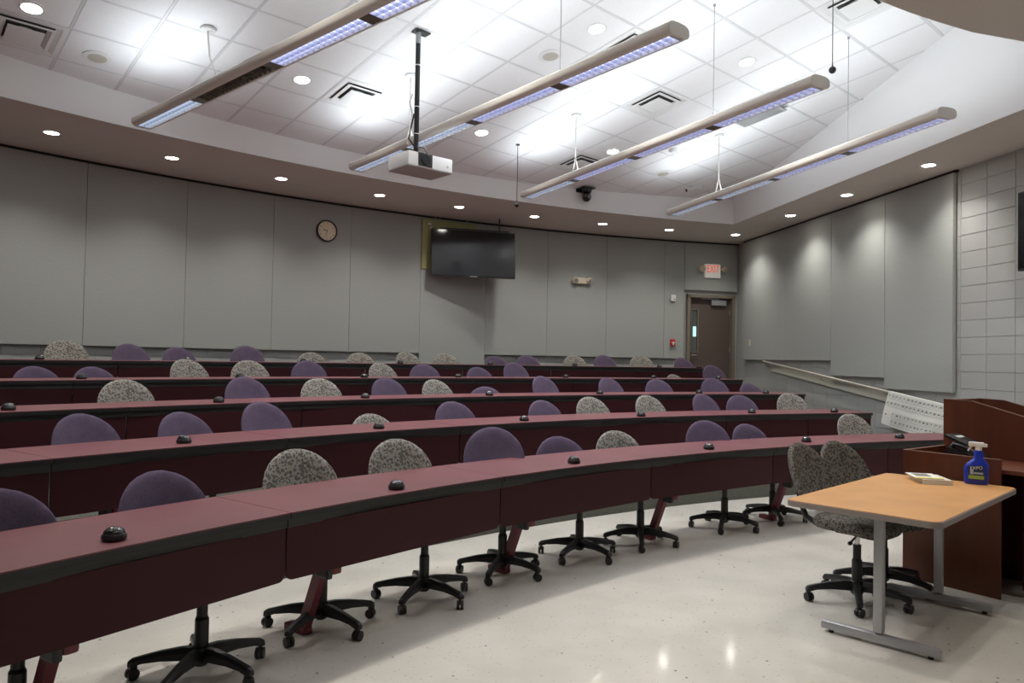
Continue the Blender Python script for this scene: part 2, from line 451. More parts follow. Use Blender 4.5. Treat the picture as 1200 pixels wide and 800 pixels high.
# ------------------------------------------------------------------ fabric wall panels
def panel_box(name, p, q, z0, z1, n, th=0.05, parent=None, m=M_PANEL, label=None):
    bm = B(); L = (q - p).length - 0.006
    bx(bm, (0, 0, 0), (L, th, z1 - z0), bev=0.006)
    mid = (p + q) / 2 + n * th / 2
    o = obj(name, bm, m); o.location = (mid.x, mid.y, (z0 + z1) / 2); o.rotation_euler = (0, 0, atan2((q - p).y, (q - p).x))
    return o
PT = SOFF - 0.035
pitch = 3.84
back_panels = []
for k in range(11):
    a0 = 106.75 + pitch * k; a1 = a0 + pitch
    zb = 0.80 if k == 3 else 1.54
    o = panel_box('acoustic_panel', pol(a0, WALLR - 0.012), pol(a1, WALLR - 0.012), zb, PT, -(pol((a0 + a1) / 2, 1) - Vector((CX, CY, 0))), th=0.05)
    back_panels.append((a0, o))
back_panels.sort(key=lambda t: -t[0])
for i, (a0, o) in enumerate(back_panels):
    s = 'longest one, behind the television' if abs(a0 - (106.75 + 3 * pitch)) < .1 else '%s wide one from the right' % ORD[len(back_panels) - 1 - i]
    tag(o, 'grey fabric panel on the back wall, ' + s, 'wall panel', 'acoustic panels on the back wall')
inw = lambda a: -(pol(a, 1) - Vector((CX, CY, 0)))
tag(panel_box('acoustic_panel', pol(DOOR_A0 + .25, WALLR - 0.012), pol(106.75, WALLR - 0.012), 1.54, PT, inw(106), th=0.05),
    'narrow grey fabric panel between the door frame and the wide panels', 'wall panel', 'acoustic panels on the back wall')
tag(panel_box('acoustic_panel', pol(ca + 0.1, WALLR - 0.012), pol(DOOR_A0 + .24, WALLR - 0.012), Z5 + 2.26, PT, inw(103), th=0.05),
    'short grey fabric panel above the brown exit door', 'wall panel', 'acoustic panels on the back wall')
def rwp(y, off=0.0):
    p = rwall(y); return Vector((p.x, p.y, 0)) + nR * off
rps = [(14.52, 12.94, 1.54, 'farthest back, beside the door corner'), (12.94, 11.53, 1.54, 'second from the door corner, above the handrail top'),
       (11.53, 10.24, 1.31, 'third from the door corner, with a lower bottom edge'), (10.24, 8.96, 1.165, 'nearest the bare block wall, longest of the four')]
for y0, y1, zb, s in rps:
    tag(panel_box('acoustic_panel', rwp(y0, 0.022), rwp(y1, 0.022), zb, PT, nR, th=0.05),
        'grey fabric panel, right wall, ' + s, 'wall panel', 'acoustic panels on the right wall')
# near-black strips painted as the shade in the gap under the soffit
bm = B()
angs = [DOOR_A1 - 0.3 + (146 - DOOR_A1) * i / 40 for i in range(41)]
for a, b in zip(angs, angs[1:]):
    p0, p1, q1, q0 = pol(a, WALLR - 0.045), pol(b, WALLR - 0.045), pol(b, WALLR - 0.002), pol(a, WALLR - 0.002)
    prism(bm, [(p0.x, p0.y), (p1.x, p1.y), (q1.x, q1.y), (q0.x, q0.y)], PT + 0.003, SOFF - 0.001)
struct(obj('gap_shade_back', bm, M_SHADOWGAP))
bm = B(); p, q = rwp(14.6, 0.03), rwp(8.94, 0.03); L = (q - p).length
bx(bm, ((p.x + q.x) / 2, (p.y + q.y) / 2, (PT + SOFF) / 2 + 0.001), (L, 0.03, SOFF - PT - 0.004), rz=rw_ang)
struct(obj('gap_shade_right', bm, M_SHADOWGAP))

# ------------------------------------------------------------------ door
pL, pR = pol(DOOR_A0, WALLR), pol(DOOR_A1, WALLR)
dd = (pR - pL).normalized(); DW = (pR - pL).length; dang = atan2(dd.y, dd.x); dn = Vector((dd.y, -dd.x, 0))   # dn towards the room
door = bpy.data.objects.new('door_1', None); COL.objects.link(door); struct(door)
door.location = (pL.x, pL.y, Z5); door.rotation_euler = (0, 0, dang)
# local: x along opening, y away from room (positive is behind)
bm = B()
bx(bm, (0.03, 0.02, 1.09), (0.06, 0.17, 2.18)); bx(bm, (DW - 0.03, 0.02, 1.09), (0.06, 0.17, 2.18)); bx(bm, (DW / 2, 0.02, 2.15), (DW, 0.17, 0.06))
obj('door_frame', bm, M_FRAME, door)
bm = B()
x0, x1, y = 0.065, DW - 0.065, 0.07
wx0, wx1, wz0, wz1 = x0 + 0.07, x0 + 0.21, 1.05, 1.88
for a, b, c, d in ((x0, wx0, 0.01, 2.11), (wx1, x1, 0.01, 2.11), (wx0, wx1, 0.01, wz0), (wx0, wx1, wz1, 2.11)):
    bx(bm, ((a + b) / 2, y, (c + d) / 2), (b - a, 0.045, d - c))
leaf = obj('door_leaf', bm, M_DOOR, door)
bm = B(); bx(bm, ((wx0 + wx1) / 2, y, (wz0 + wz1) / 2), (wx1 - wx0, 0.01, wz1 - wz0)); obj('pane', bm, M_GLASS, leaf)
bm = B()
for a, b, c, d in ((wx0 - .015, wx0 + .008, wz0, wz1), (wx1 - .008, wx1 + .015, wz0, wz1), (wx0 - .015, wx1 + .015, wz0 - .02, wz0), (wx0 - .015, wx1 + .015, wz1, wz1 + .02)):
    bx(bm, ((a + b) / 2, y - 0.026, (c + d) / 2), (b - a, 0.012, d - c))
obj('window_bead', bm, M_FRAME, leaf)
bm = B(); bx(bm, ((wx0 + wx1) / 2 + .01, y - 0.0075, 1.45), (0.07, 0.003, 0.2)); obj('window_glow', bm, M_CORRIDORGLOW, leaf, label='small glowing plate on the door glass standing in for corridor light')  # emissive plate on the room side of the pane, painted corridor light
bm = B(); bx(bm, (DW * 0.68, y - 0.06, 2.03), (0.32, 0.07, 0.11), bev=0.01); clo = obj('door_closer', bm, M_SILVER, door, label='beige box of the door closer')
bm = B(); bx(bm, (DW * 0.5, y - 0.05, 2.105), (0.4, 0.02, 0.02)); obj('closer_arm', bm, M_SILVER, clo)
bm = B(); cyl(bm, (x0 + .06, y - .03, .98), (x0 + .06, y - .07, .98), .012); cyl(bm, (x0 + .05, y - .07, .98), (x0 + .17, y - .07, .98), .01); obj('door_handle', bm, M_SILVER, door)
bm = B()
for z in (.3, 1.1, 1.85): cyl(bm, (x1 + .002, y - .03, z - .05), (x1 + .002, y - .03, z + .05), .009, seg=8)
obj('hinge', bm, M_SILVER, door)
bm = B(); bx(bm, (DW / 2, 0.5, 1.1), (1.6, 0.05, 2.6)); 
corr = obj('wall_corridor', bm, M_BLOCK); corr.location = door.location; corr.rotation_euler = door.rotation_euler; struct(corr)

# ------------------------------------------------------------------ desks
def rounded(x0, x1, z0, z1, r):
    pts = [(x0, z1), (x1, z1)]
    for i in range(5): a = -pi / 2 * i / 4; pts.append((x1 - r + r * cos(a), z0 + r + r * sin(a)))
    for i in range(5): a = -pi / 2 - pi / 2 * i / 4; pts.append((x0 + r + r * cos(a), z0 + r + r * sin(a)))
    return pts
SEAMS = {1: [107.0, 113.4, 121.1, 128.65, 136.4, 144.1, 150.5, 157],
         2: [107.3, 111.5, 116.9, 124.7, 132.2, 139.4, 146.0, 153, 157],
         3: [106.9, 111.0, 117.1, 123.2, 129.3, 135.4, 141.5, 147.6, 153, 157],
         4: [107.2, 112.5, 118.2, 123.9, 129.6, 135.3, 141, 146.7, 152, 157],
         5: [105.75, 111.2, 116.5, 121.8, 127.1, 132.4, 137.7, 143, 148.3, 153]}
ROWNAME = {1: 'front', 2: 'second', 3: 'third', 4: 'fourth', 5: 'back'}
for row in range(1, 6):
    r0 = ROWR[row - 1]; r1 = r0 + DEPTH; z0 = TIER * (row - 1); zt = z0 + 0.74
    t = thing('curved_desk', {1: 'long curved maroon desk of the front row, legs standing on the pale vinyl floor', 2: 'curved maroon desk one carpeted step up, directly behind the front desk',
         3: 'curved maroon desk in the middle of the five rows', 4: 'curved maroon desk, last but one before the back wall', 5: 'highest curved maroon desk, closest to the back wall'}[row],
         'desk', tuple(pol(AX, r0 + .3, z0)), 0, 'curved maroon desk rows')
    S = SEAMS[row]
    for a0, a1 in zip(S, S[1:]):
        g = 0.012
        # subdivide each section in three so the top follows the arc
        m_ = 3
        av = [a0 + g + (a1 - a0 - 2 * g) * i / m_ for i in range(m_ + 1)]
        fr_ = [pol(a, r0) for a in av]; bk = [pol(a, r1) for a in av][::-1]
        bm = B(); prism(bm, [(v.x, v.y) for v in fr_ + bk], zt - 0.006, zt); obj('desk_top', bm, M_TOP, t, world=True)
        fr_ = [pol(a, r0 - 0.001) for a in av]; bk = [pol(a, r1 + .001) for a in av][::-1]
        bm = B(); prism(bm, [(v.x, v.y) for v in fr_ + bk], zt - 0.032, zt - 0.0065); obj('edge_band', bm, M_EDGE, t, world=True)
        fr_ = [pol(a, r0 + .022) for a in av]; bk = [pol(a, r0 + .05) for a in av][::-1]
        bm = B(); prism(bm, [(v.x, v.y) for v in fr_ + bk], zt - 0.075, zt - 0.032); obj('front_rail', bm, M_BAND, t, world=True)
        # modesty panel, flat with rounded lower corners
        p, q = pol(a0 + .015, r0 + .04), pol(a1 - .015, r0 + .04)
        L = (q - p).length; ang = atan2((q - p).y, (q - p).x)
        bm = B(); M = Matrix.Translation(p) @ Matrix.Rotation(ang, 4, 'Z') @ Matrix(((1, 0, 0, 0), (0, 0, -1, 0), (0, 1, 0, 0), (0, 0, 0, 1)))
        prism(bm, rounded(0.002, L - 0.002, zt - 0.325, zt - 0.070, 0.035), -0.009, 0.009, M)
        obj('modesty_panel', bm, M_MAROON, t, world=True)
        # leg a little right of the left seam
        al = a1 - (1.75 if row < 3 else 1.5)
        if a1 - a0 > 3.5:
            foot, top = pol(al, r0 + 0.34, z0), pol(al, r0 + 0.15, z0 + 0.50)
            nrm = inw(al); tg = Vector((-nrm.y, nrm.x, 0))
            def lean(bm, a, b, wv, dv):
                vs = []
                for P in (a, b):
                    for sx, sy in ((-1, -1), (1, -1), (1, 1), (-1, 1)): vs.append(bm.verts.new(P + tg * wv * sx + nrm * dv * sy))
                for k in range(4): bm.faces.new((vs[k], vs[(k + 1) % 4], vs[4 + (k + 1) % 4], vs[4 + k]))
                bm.faces.new(vs[3::-1]); bm.faces.new(vs[4:])
            bm = B(); lean(bm, foot + Vector((0, 0, .03)), top, 0.022, 0.032)
            lg = obj('leg', bm, M_REDLEG, t, world=True)
            bm = B(); bx(bm, pol(al, r0 + 0.39, z0 + 0.02), (0.06, 0.17, 0.035), rz=rad(al - 90), bev=0.008); obj('foot_bar', bm, M_REDLEG, lg, world=True)
            bm = B(); bx(bm, pol(al, r0 + 0.26, zt - 0.085), (0.07, 0.34, 0.1), rz=rad(al - 90), bev=0.01); bx(bm, pol(al, r0 + 0.125, zt - 0.30), (0.06, 0.10, 0.16), rz=rad(al - 90), bev=0.015); obj('bracket', bm, M_REDLEG, lg, world=True)
            bm = B(); bx(bm, pol(al + 0.25, r0 + 0.12, zt - 0.33), (0.035, 0.10, 0.13), rz=rad(al - 90), bev=0.012); obj('cable_box', bm, M_BLACK, lg, world=True)
    # end panel at the aisle
    bm = B(); bx(bm, pol(S[0] + .12, r0 + .30, (z0 + zt) / 2 - 0.02), (0.02, 0.5, zt - z0 - 0.045), rz=rad(S[0] - 90)); obj('end_panel', bm, M_MAROON, t, world=True)
    bm = B(); a_m = [S[0] + .3 + (S[-1] - S[0] - .6) * i / 24 for i in range(25)]
    pts = [pol(a, r0 + .42) for a in a_m] + [pol(a, r0 + .45) for a in a_m][::-1]
    prism(bm, [(v.x, v.y) for v in pts], zt - 0.09, zt - 0.033); obj('under_rail', bm, M_BLACK, t, world=True)

# ------------------------------------------------------------------ microphone pods on the desks
PODS = {1: [(147.9, .12), (140.3, .1), (132.4, .12), (124.5, .15), (117.9, .2), (111.6, .2)],
        2: [(142.3, .17), (135.4, .17), (128.6, .13), (122.0, .1), (114.8, .14), (109.4, .12)],
        3: [(144.5, .15), (138.3, .15), (132.4, .15), (126.2, .15), (119.8, .15), (113.5, .15), (109.1, .15)],
        4: [(140.5, .2), (135.0, .15), (129.4, .2), (124.3, .3), (118.0, .3), (112.4, .3), (108.4, .2)],
        5: [(140.1, .2), (134.9, .2), (129.9, .2), (125.0, .2), (119.9, .2), (114.6, .25), (109.1, .25), (105.95 + .6, .2)]}
pod0 = None
def pod_parts(t):
    bm = B(); lathe(bm, [(0.042, 0), (0.046, 0.008), (0.046, 0.018), (0.040, 0.028)], seg=24)
    a_ = obj('base', bm, M_BLACK, t, smooth=True)
    bm = B(); lathe(bm, [(0.040, 0.026), (0.036, 0.038), (0.026, 0.047), (0.013, 0.051), (0.002, 0.052)], seg=24)
    b_ = obj('dome', bm, M_GLOSSB, t, smooth=True)
    return [a_, b_]
for row, L in PODS.items():
    for i, (a, off) in enumerate(L):
        t = thing('desk_microphone', 'low black dome microphone on the %s desk row, %s from the left' % (ROWNAME[row], ORD[i]), 'microphone',
                  tuple(pol(a, ROWR[row - 1] + off, TIER * (row - 1) + 0.7405)), rad(a), 'dome microphones along the desks')
        if pod0 is None: pod0 = pod_parts(t)
        else:
            for s in pod0: inst(s, s.name.split('.')[0], t, (0, 0, 0))

# ------------------------------------------------------------------ task chairs
def back_mesh():
    bm = B(); W, H, T = 0.232, 0.40, 0.036
    NU, NV = 14, 14
    def half(v):
        if v > 0.38: return W * max(0.0, 1 - ((v - 0.38) / 0.62) ** 2.3) ** 0.5
        return W * (0.90 + 0.10 * sin(pi / 2 * min(1, v / 0.3))) * (1 - max(0, (0.07 - v) / 0.07) ** 2 * 0.22)
    grids = []
    for side in (1, -1):
        g = []
        for j in range(NV + 1):
            v = j / NV; v = 0.5 - 0.5 * cos(pi * v)
            h = max(half(v), 0.012 if 0 < j < NV else 0.03)
            rowv = []
            for i in range(NU + 1):
                u = -cos(pi * i / NU)
                x = h * u; z = v * H
                th = T * (max(0, 1 - abs(u) ** 3.2)) ** 0.5 * (max(0, 1 - abs(2 * v - 1) ** 4)) ** 0.5
                if side > 0: th *= 0.9 + 0.35 * sin(pi * v) * (1 - 0.7 * abs(u))
                y = 0.085 * (abs(x) / W) ** 2.2 - 0.14 * (v - 0.45) + side * th - 0.03 * sin(pi * v)
                rowv.append(bm.verts.new((x, y, z)))
            g.append(rowv)
        grids.append(g)
    for gi, g in enumerate(grids):
        for j in range(NV):
            for i in range(NU):
                f = (g[j][i], g[j][i + 1], g[j + 1][i + 1], g[j + 1][i])
                bm.faces.new(f if gi else f[::-1])
    bmesh.ops.remove_doubles(bm, verts=bm.verts, dist=0.0006)
    return bm
def seat_mesh():
    bm = B(); N = 36; prof = [(-0.036, .84), (-0.032, .95), (-0.012, 1.0), (0.012, 0.995), (0.030, .94), (0.036, .80), (0.033, .4)]
    rings = []
    for z, s in prof:
        rg = []
        for k in range(N):
            a = 2 * pi * k / N
            n = 3.4; cx_ = abs(cos(a)) ** (2 / n) * (1 if cos(a) > 0 else -1); sy_ = abs(sin(a)) ** (2 / n) * (1 if sin(a) > 0 else -1)
            wx = 0.245 * (1 - 0.06 * (-sy_))
            x, y = wx * cx_ * s, 0.225 * sy_ * s
            zz = z - (0.028 * max(0, sy_) ** 2 if True else 0)
            rg.append(bm.verts.new((x, y, zz)))
        rings.append(rg)
    for a, b in zip(rings, rings[1:]):
        for k in range(N): bm.faces.new((a[k], a[(k + 1) % N], b[(k + 1) % N], b[k]))
    bm.faces.new(rings[0][::-1]); bm.faces.new(rings[-1])
    return bm
CH = {}
def chair_protos():
    bm = B()
    for k in range(5):
        a = 2 * pi * k / 5; d = Vector((cos(a), sin(a), 0)); n = Vector((-d.y, d.x, 0))
        secs = [(0.02, 0.105, .026, .030), (0.08, 0.108, .024, .028), (0.17, 0.103, .021, .021), (0.25, 0.09, .018, .016), (0.295, 0.078, .019, .017), (0.31, 0.072, .014, .012)]
        prev = None
        for rr, z, hw, hh in secs:
            vs = [bm.verts.new(d * rr + n * (hw * cx) + Vector((0, 0, z + hh * cz))) for cx, cz in ((-1, -1), (1, -1), (1, .2), (.55, 1), (-.55, 1), (-1, .2))]
            if prev:
                for q in range(6): bm.faces.new((prev[q], prev[(q + 1) % 6], vs[(q + 1) % 6], vs[q]))
            else: bm.faces.new(vs[::-1])
            prev = vs
        bm.faces.new(prev)
    lathe(bm, [(0.026, 0.05), (0.036, 0.06), (0.042, 0.085), (0.042, 0.135), (0.036, 0.14)], seg=20)
    CH['star_base'] = (bm, M_BLACK, False)
    bm = B(); cyl(bm, (0, 0, 0.09), (0, 0, 0.26), 0.031, seg=20); cyl(bm, (0, 0, 0.26), (0, 0, 0.275), 0.031, 0.024, seg=20); cyl(bm, (0, 0, 0.27), (0, 0, 0.36), 0.024, seg=18)
    CH['gas_column'] = (bm, M_BLACK, True)
    bm = B(); cyl(bm, (0, 0, 0.30), (0, 0, 0.43), 0.014, seg=14)
    CH['gas_piston'] = (bm, M_CHROME, True)
    bm = B(); bx(bm, (0, -0.01, 0), (0.14, 0.2, 0.045), bev=0.01); cyl(bm, (0.06, 0.03, -.01), (0.2, 0.05, -0.035), 0.006, seg=8); ball(bm, (0.21, 0.052, -0.037), 0.016, 10, (1.5, .8, .8))
    CH['seat_mechanism'] = (bm, M_BLACK, False)
    CH['seat'] = (seat_mesh(), None, True)
    CH['backrest'] = (back_mesh(), None, True)
    bm = B(); tube(bm, [(0, -0.10, 0), (0, -0.26, 0.0), (0, -0.335, 0.03), (0, -0.365, 0.10), (0, -0.37, 0.22)], [.02, .02, .02, .018, .016], 10)
    bx(bm, (0, -0.37, 0.19), (0.10, 0.014, 0.12), bev=0.004)
    CH['back_bar'] = (bm, M_BLACK, True)
    bm = B()
    for s in (-1, 1): cyl(bm, (s * 0.012 - .008, 0, 0.026), (s * 0.012 + .008, 0, 0.026), 0.026, seg=14)
    bx(bm, (0, -0.004, 0.045), (0.016, 0.034, 0.03), bev=0.005); cyl(bm, (0, 0.0, 0.03), (0, 0, 0.078), 0.007, seg=8)
    CH['caster'] = (bm, M_BLACK, True)
chair_protos()
CH_ME = {}
def part_me(name, parent, m, loc=(0, 0, 0), rz=0.0):
    key = (name, m.name)
    if key not in CH_ME:
        bm, m0, sm = CH[name]; me = bm.copy()
        o = obj(name, me, m, parent, smooth=sm); CH_ME[key] = o
    else:
        o = CH_ME[key].copy(); COL.objects.link(o); o.parent = parent
    o.location = loc; o.rotation_euler = (0, 0, rz); return o
def chair(label, fabric, hub, face, dz=0.0, group=None, base_rot=None, off=0.345):
    """hub: floor point under the column; face: direction angle the sitter looks (degrees)"""
    t = thing('task_chair', label, 'chair', hub, rad(face - 90), group)
    br = random.uniform(0, 2 * pi / 5) if base_rot is None else base_rot
    part_me('star_base', t, M_BLACK, (0, 0, 0), br)
    for k in range(5):
        a = br + 2 * pi * k / 5; part_me('caster', t, M_BLACK, (0.292 * cos(a), 0.292 * sin(a), 0.0), a + random.uniform(-.9, .9))
    part_me('gas_column', t, M_BLACK); 
    part_me('gas_piston', t, M_CHROME, (0, 0, min(0.02, dz)))
    sdz = max(dz, 0.0)
    part_me('seat_mechanism', t, M_BLACK, (0, 0, 0.425 + sdz))
    part_me('seat', t, fabric, (0, 0.0 - (off - 0.345) * 0.8, 0.478 + sdz))
    part_me('back_bar', t, M_BLACK, (0, 0.345 - off, 0.425 + sdz))
    part_me('backrest', t, fabric, (0, 0.015 - off, 0.535 + dz))
    return t
BTOP = 0.935                               # height of the backrest top at dz=0
# (angle of backrest, height of its top above the step, fabric) measured per row, left to right
P_, G_ = 'p', 'g'
ROWS = {1: [(148.67, .89, P_), (145.24, .883, P_), (141.36, .921, G_), (137.76, .927, G_), (133.62, .959, P_), (130.26, .849, P_), (127.1, .866, G_), (121.7, .918, P_), (119.01, .869, P_), (112.09, .949, G_)],
  2: [(143.93, .912, P_), (141.11, .893, P_), (138.44, .945, P_), (134.12, .81, G_), (130.31, .896, P_), (125.55, .886, P_), (122.79, .913, G_), (119.31, .924, G_), (115.78, .934, P_), (113.38, .917, P_), (110.05, .943, G_)],
  3: [(140.42, .924, G_), (136.23, .939, P_), (133.17, .922, G_), (130.07, .924, P_), (127.63, .903, G_), (124.96, .814, P_), (121.66, .946, P_), (117.66, .928, P_), (114.57, .914, P_), (110.94, .933, P_), (108.51, .863, P_)],
  4: [(141.24, .847, P_), (139.45, .845, P_), (136.17, .933, G_), (133.72, .927, G_), (131.14, .931, P_), (127.59, .916, G_), (125.36, .906, P_), (122.32, .873, P_), (120.23, .948, P_), (110.07, .795, G_), (107.59, .952, P_)],
  5: [(138.75, .964, G_), (136.51, .939, P_), (134.65, .911, P_), (131.79, .95, P_), (128.78, .882, G_), (126.34, .891, G_), (123.83, .92, G_), (121.67, .913, G_), (118.71, .882, P_), (116.78, .907, P_), (113.82, .924, G_), (111.89, .936, P_), (109.48, .95, G_), (106.69, .919, P_)]}
HUB1 = {0: (-1.85, 2.85), 1: (-1.4, 3.45), 2: (-1.01, 4.08), 3: (-.51, 4.59), 4: (-.02, 5.02), 5: (.58, 5.52), 6: (1.1, 5.99), 7: (1.94, 6.65), 8: (2.5, 7.1)}
FACE_J = {(3, 5): -24, (3, 6): 10, (1, 6): -16, (1, 5): 8, (2, 9): -10, (4, 9): 12}
for row, L in ROWS.items():
    np_, ng_ = 0, 0
    for i, (a, top, fab) in enumerate(L):
        z0 = TIER * (row - 1)
        Bk = pol(a, ROWR[row - 1] + DEPTH + 0.10)
        toC = a + 180
        face = toC + FACE_J.get((row, i), random.uniform(-9, 9))
        off = 0.345
        if row == 1 and i in HUB1:
            hx, hy = HUB1[i]; face = deg(atan2(hy - Bk.y, hx - Bk.x))
            face = toC + max(-32, min(32, (face - toC + 180) % 360 - 180))
            off = min(0.5, max(0.30, hypot(hx - Bk.x, hy - Bk.y)))
            off = min(off, 0.44)
        hub = Bk + Vector((cos(rad(face)), sin(rad(face)), 0)) * off
        low = top < 0.86
        if fab == P_: np_ += 1; s = 'purple chair, %s purple one from the left behind the %s desk' % (ORD[np_ - 1], ROWNAME[row])
        else: ng_ += 1; s = 'grey patterned chair, %s grey one from the left behind the %s desk' % (ORD[ng_ - 1], ROWNAME[row])
        br = None if row > 1 else [0.2, 0.5, 0.31, 0.31, 0.33, 0.1, 0.5, 0.25, 0.55, 0.3][i] + rad(90) - rad(face - 90)
        chair(s, M_PURPLE if fab == P_ else M_GREY, (hub.x, hub.y, z0), face, top - BTOP, 'task chairs behind the %s desk' % ROWNAME[row], br, off)
# two chairs tucked under the loose table, one by the lectern
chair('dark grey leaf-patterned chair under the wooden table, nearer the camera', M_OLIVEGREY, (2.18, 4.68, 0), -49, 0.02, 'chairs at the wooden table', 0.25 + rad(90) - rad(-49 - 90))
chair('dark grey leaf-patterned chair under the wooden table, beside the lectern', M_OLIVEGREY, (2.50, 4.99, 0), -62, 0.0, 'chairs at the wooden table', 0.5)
chair('chair in the shade right of the lectern, only its back edge showing', M_PURPLE, (3.74, 4.76, 0), 70, -0.05)

# ------------------------------------------------------------------ loose wooden table
U = Vector((0.7135, 0.7007, 0)); V = Vector((0.622, -0.783, 0)); V = (V - U * U.dot(V)).normalized()
tc_ = Vector((2.322, 4.352, 0)); TL, TW = 1.555, 0.77
tbl = thing('wooden_table', 'maple topped rectangular table on silver T-shaped legs in front of the lectern', 'table', tuple(tc_), atan2(U.y, U.x))
def rrect(lx, ly, r, n=6):
    pts = []
    for cx_, cy_, a0 in ((lx / 2 - r, ly / 2 - r, 0), (-lx / 2 + r, ly / 2 - r, 90), (-lx / 2 + r, -ly / 2 + r, 180), (lx / 2 - r, -ly / 2 + r, 270)):
        for i in range(n + 1): a = rad(a0 + 90 * i / n); pts.append((cx_ + r * cos(a), cy_ + r * sin(a)))
    return pts
bm = B(); prism(bm, rrect(TL - .012, TW - .012, .055), 0.7365, 0.74); obj('table_top', bm, M_OAK, tbl)
bm = B(); prism(bm, rrect(TL, TW, .06), 0.708, 0.7363); obj('edge_band', bm, M_TRIMG, tbl, smooth=True)
for s in (-1, 1):
    x = s * (TL / 2 - 0.27)
    bm = B(); bx(bm, (x, -0.02, 0.385), (0.05, 0.05, 0.64), bev=0.012); lg = obj('leg', bm, M_SILVER, tbl, smooth=True)
    bm = B(); bx(bm, (x, -0.02, 0.038), (0.055, 0.60, 0.045), bev=0.016); ft = obj('foot_bar', bm, M_SILVER, lg, smooth=True)
    bm = B(); bx(bm, (x, -0.02, 0.694), (0.05, 0.5, 0.028)); obj('top_support', bm, M_SILVER, lg)
    bm = B()
    for q in (-.27, .23): cyl(bm, (x, q, 0), (x, q, 0.018), 0.014, seg=10)
    obj('glide', bm, M_BLACK, lg)
bm = B(); bx(bm, (0, .05, 0.69), (TL - .56, 0.04, 0.03)); obj('under_rail', bm, M_BLACK, tbl)

# ------------------------------------------------------------------ lectern
K0 = Vector((2.78, 5.28, 0)); v_ = Vector((0.584, -0.811, 0)); u_ = Vector((0.811, 0.584, 0)); 
lec = thing('lectern', 'cherry wood lectern desk with a tall hutch and a lower wing facing the table', 'lectern', tuple(K0), atan2(v_.y, v_.x))
# local: x along v_ (towards the lower right), y along u_ (away from camera)
def lb(name, x0, x1, y0, y1, z0, z1, m=M_CHERRY, parent=lec):
    bm = B(); bx(bm, ((x0 + x1) / 2, (y0 + y1) / 2, (z0 + z1) / 2), (x1 - x0, y1 - y0, z1 - z0), bev=0.0015); return obj(name, bm, m, parent)
WD, WZ = 0.616, 0.885
lb('end_panel', 0, WD, 0, 0.022, 0, WZ)
lb('side_panel', 0, 0.022, 0.022, 0.72, 0, WZ)
lb('worksurface', 0.022, 1.15, 0.022, 0.72, 0.80, 0.825)
lb('rim_strip', -0.002, 0.024, -0.002, 0.72, WZ, WZ + 0.006, M_CHERRYD)
lb('rim_strip', 0.024, WD, -0.002, 0.024, WZ, WZ + 0.006, M_CHERRYD)
lb('support_panel', WD, WD + 0.02, 0.35, 0.72, 0, 0.80)
HY0, HY1 = 0.60, 1.16
def side_prof(x0, x1, y0, y1, zl, name):
    pts = [(x0, 0.0 if zl == 0 else zl), (x1, 0.0 if zl == 0 else zl), (x1, 1.02), (x0 + 0.19, 1.228), (x0, 1.234)]
    bm = B(); M = Matrix(((1, 0, 0, 0), (0, 0, -1, 0), (0, 1, 0, 0), (0, 0, 0, 1)))
    prism(bm, pts, -y1, -y0, M); return obj(name, bm, M_CHERRY, lec)
side_prof(0.0, 0.95, HY0, HY0 + 0.022, 0, 'hutch_side')
side_prof(0.0, 0.95, HY1, HY1 + 0.022, 0, 'hutch_side')
lb('hutch_back', 0.0, 0.022, HY0 + 0.022, HY1, 0, 1.232)
lb('hutch_front', 0.93, 0.95, HY0 + 0.022, HY1, 0, 1.02)
bm = B(); cs = [(0.022, 1.135), (0.19, 1.13), (0.93, 0.93)]
M = Matrix(((1, 0, 0, 0), (0, 0, -1, 0), (0, 1, 0, 0), (0, 0, 0, 1)))
prism(bm, [(0.022, 1.12), (0.19, 1.115), (0.93, 0.915), (0.93, 0.93), (0.19, 1.13), (0.022, 1.135)], -HY1, -(HY0 + .022), M)
obj('hutch_top', bm, M_EDGE, lec)
bm = B(); pts = [(0.19, 1.229), (0.95, 1.021), (0.95, 1.026), (0.19, 1.234), (0, 1.239), (0, 1.2345)]
prism(bm, pts, -(HY0 + .024), -(HY0 - .002), M); obj('rim_strip', bm, M_CHERRYD, lec)
# control screen in the hutch
scr = thing('control_screen', 'dark flat control screen lying in the open top of the lectern', 'screen', tuple(K0 + v_ * 0.33 + u_ * 0.88 + Vector((0, 0, 1.098))), atan2(v_.y, v_.x))
bm = B(); bx(bm, (0, 0, 0.01), (0.26, 0.36, 0.02), M=Matrix.Rotation(0.262, 4, 'Y'), bev=0.004); obj('housing', bm, M_BLACK, scr)
bm = B(); bx(bm, (0, 0, 0.021), (0.22, 0.32, 0.002), M=Matrix.Rotation(0.262, 4, 'Y')); obj('display', bm, mat('display_grey', (0.05, 0.052, 0.055), 0.2), scr)
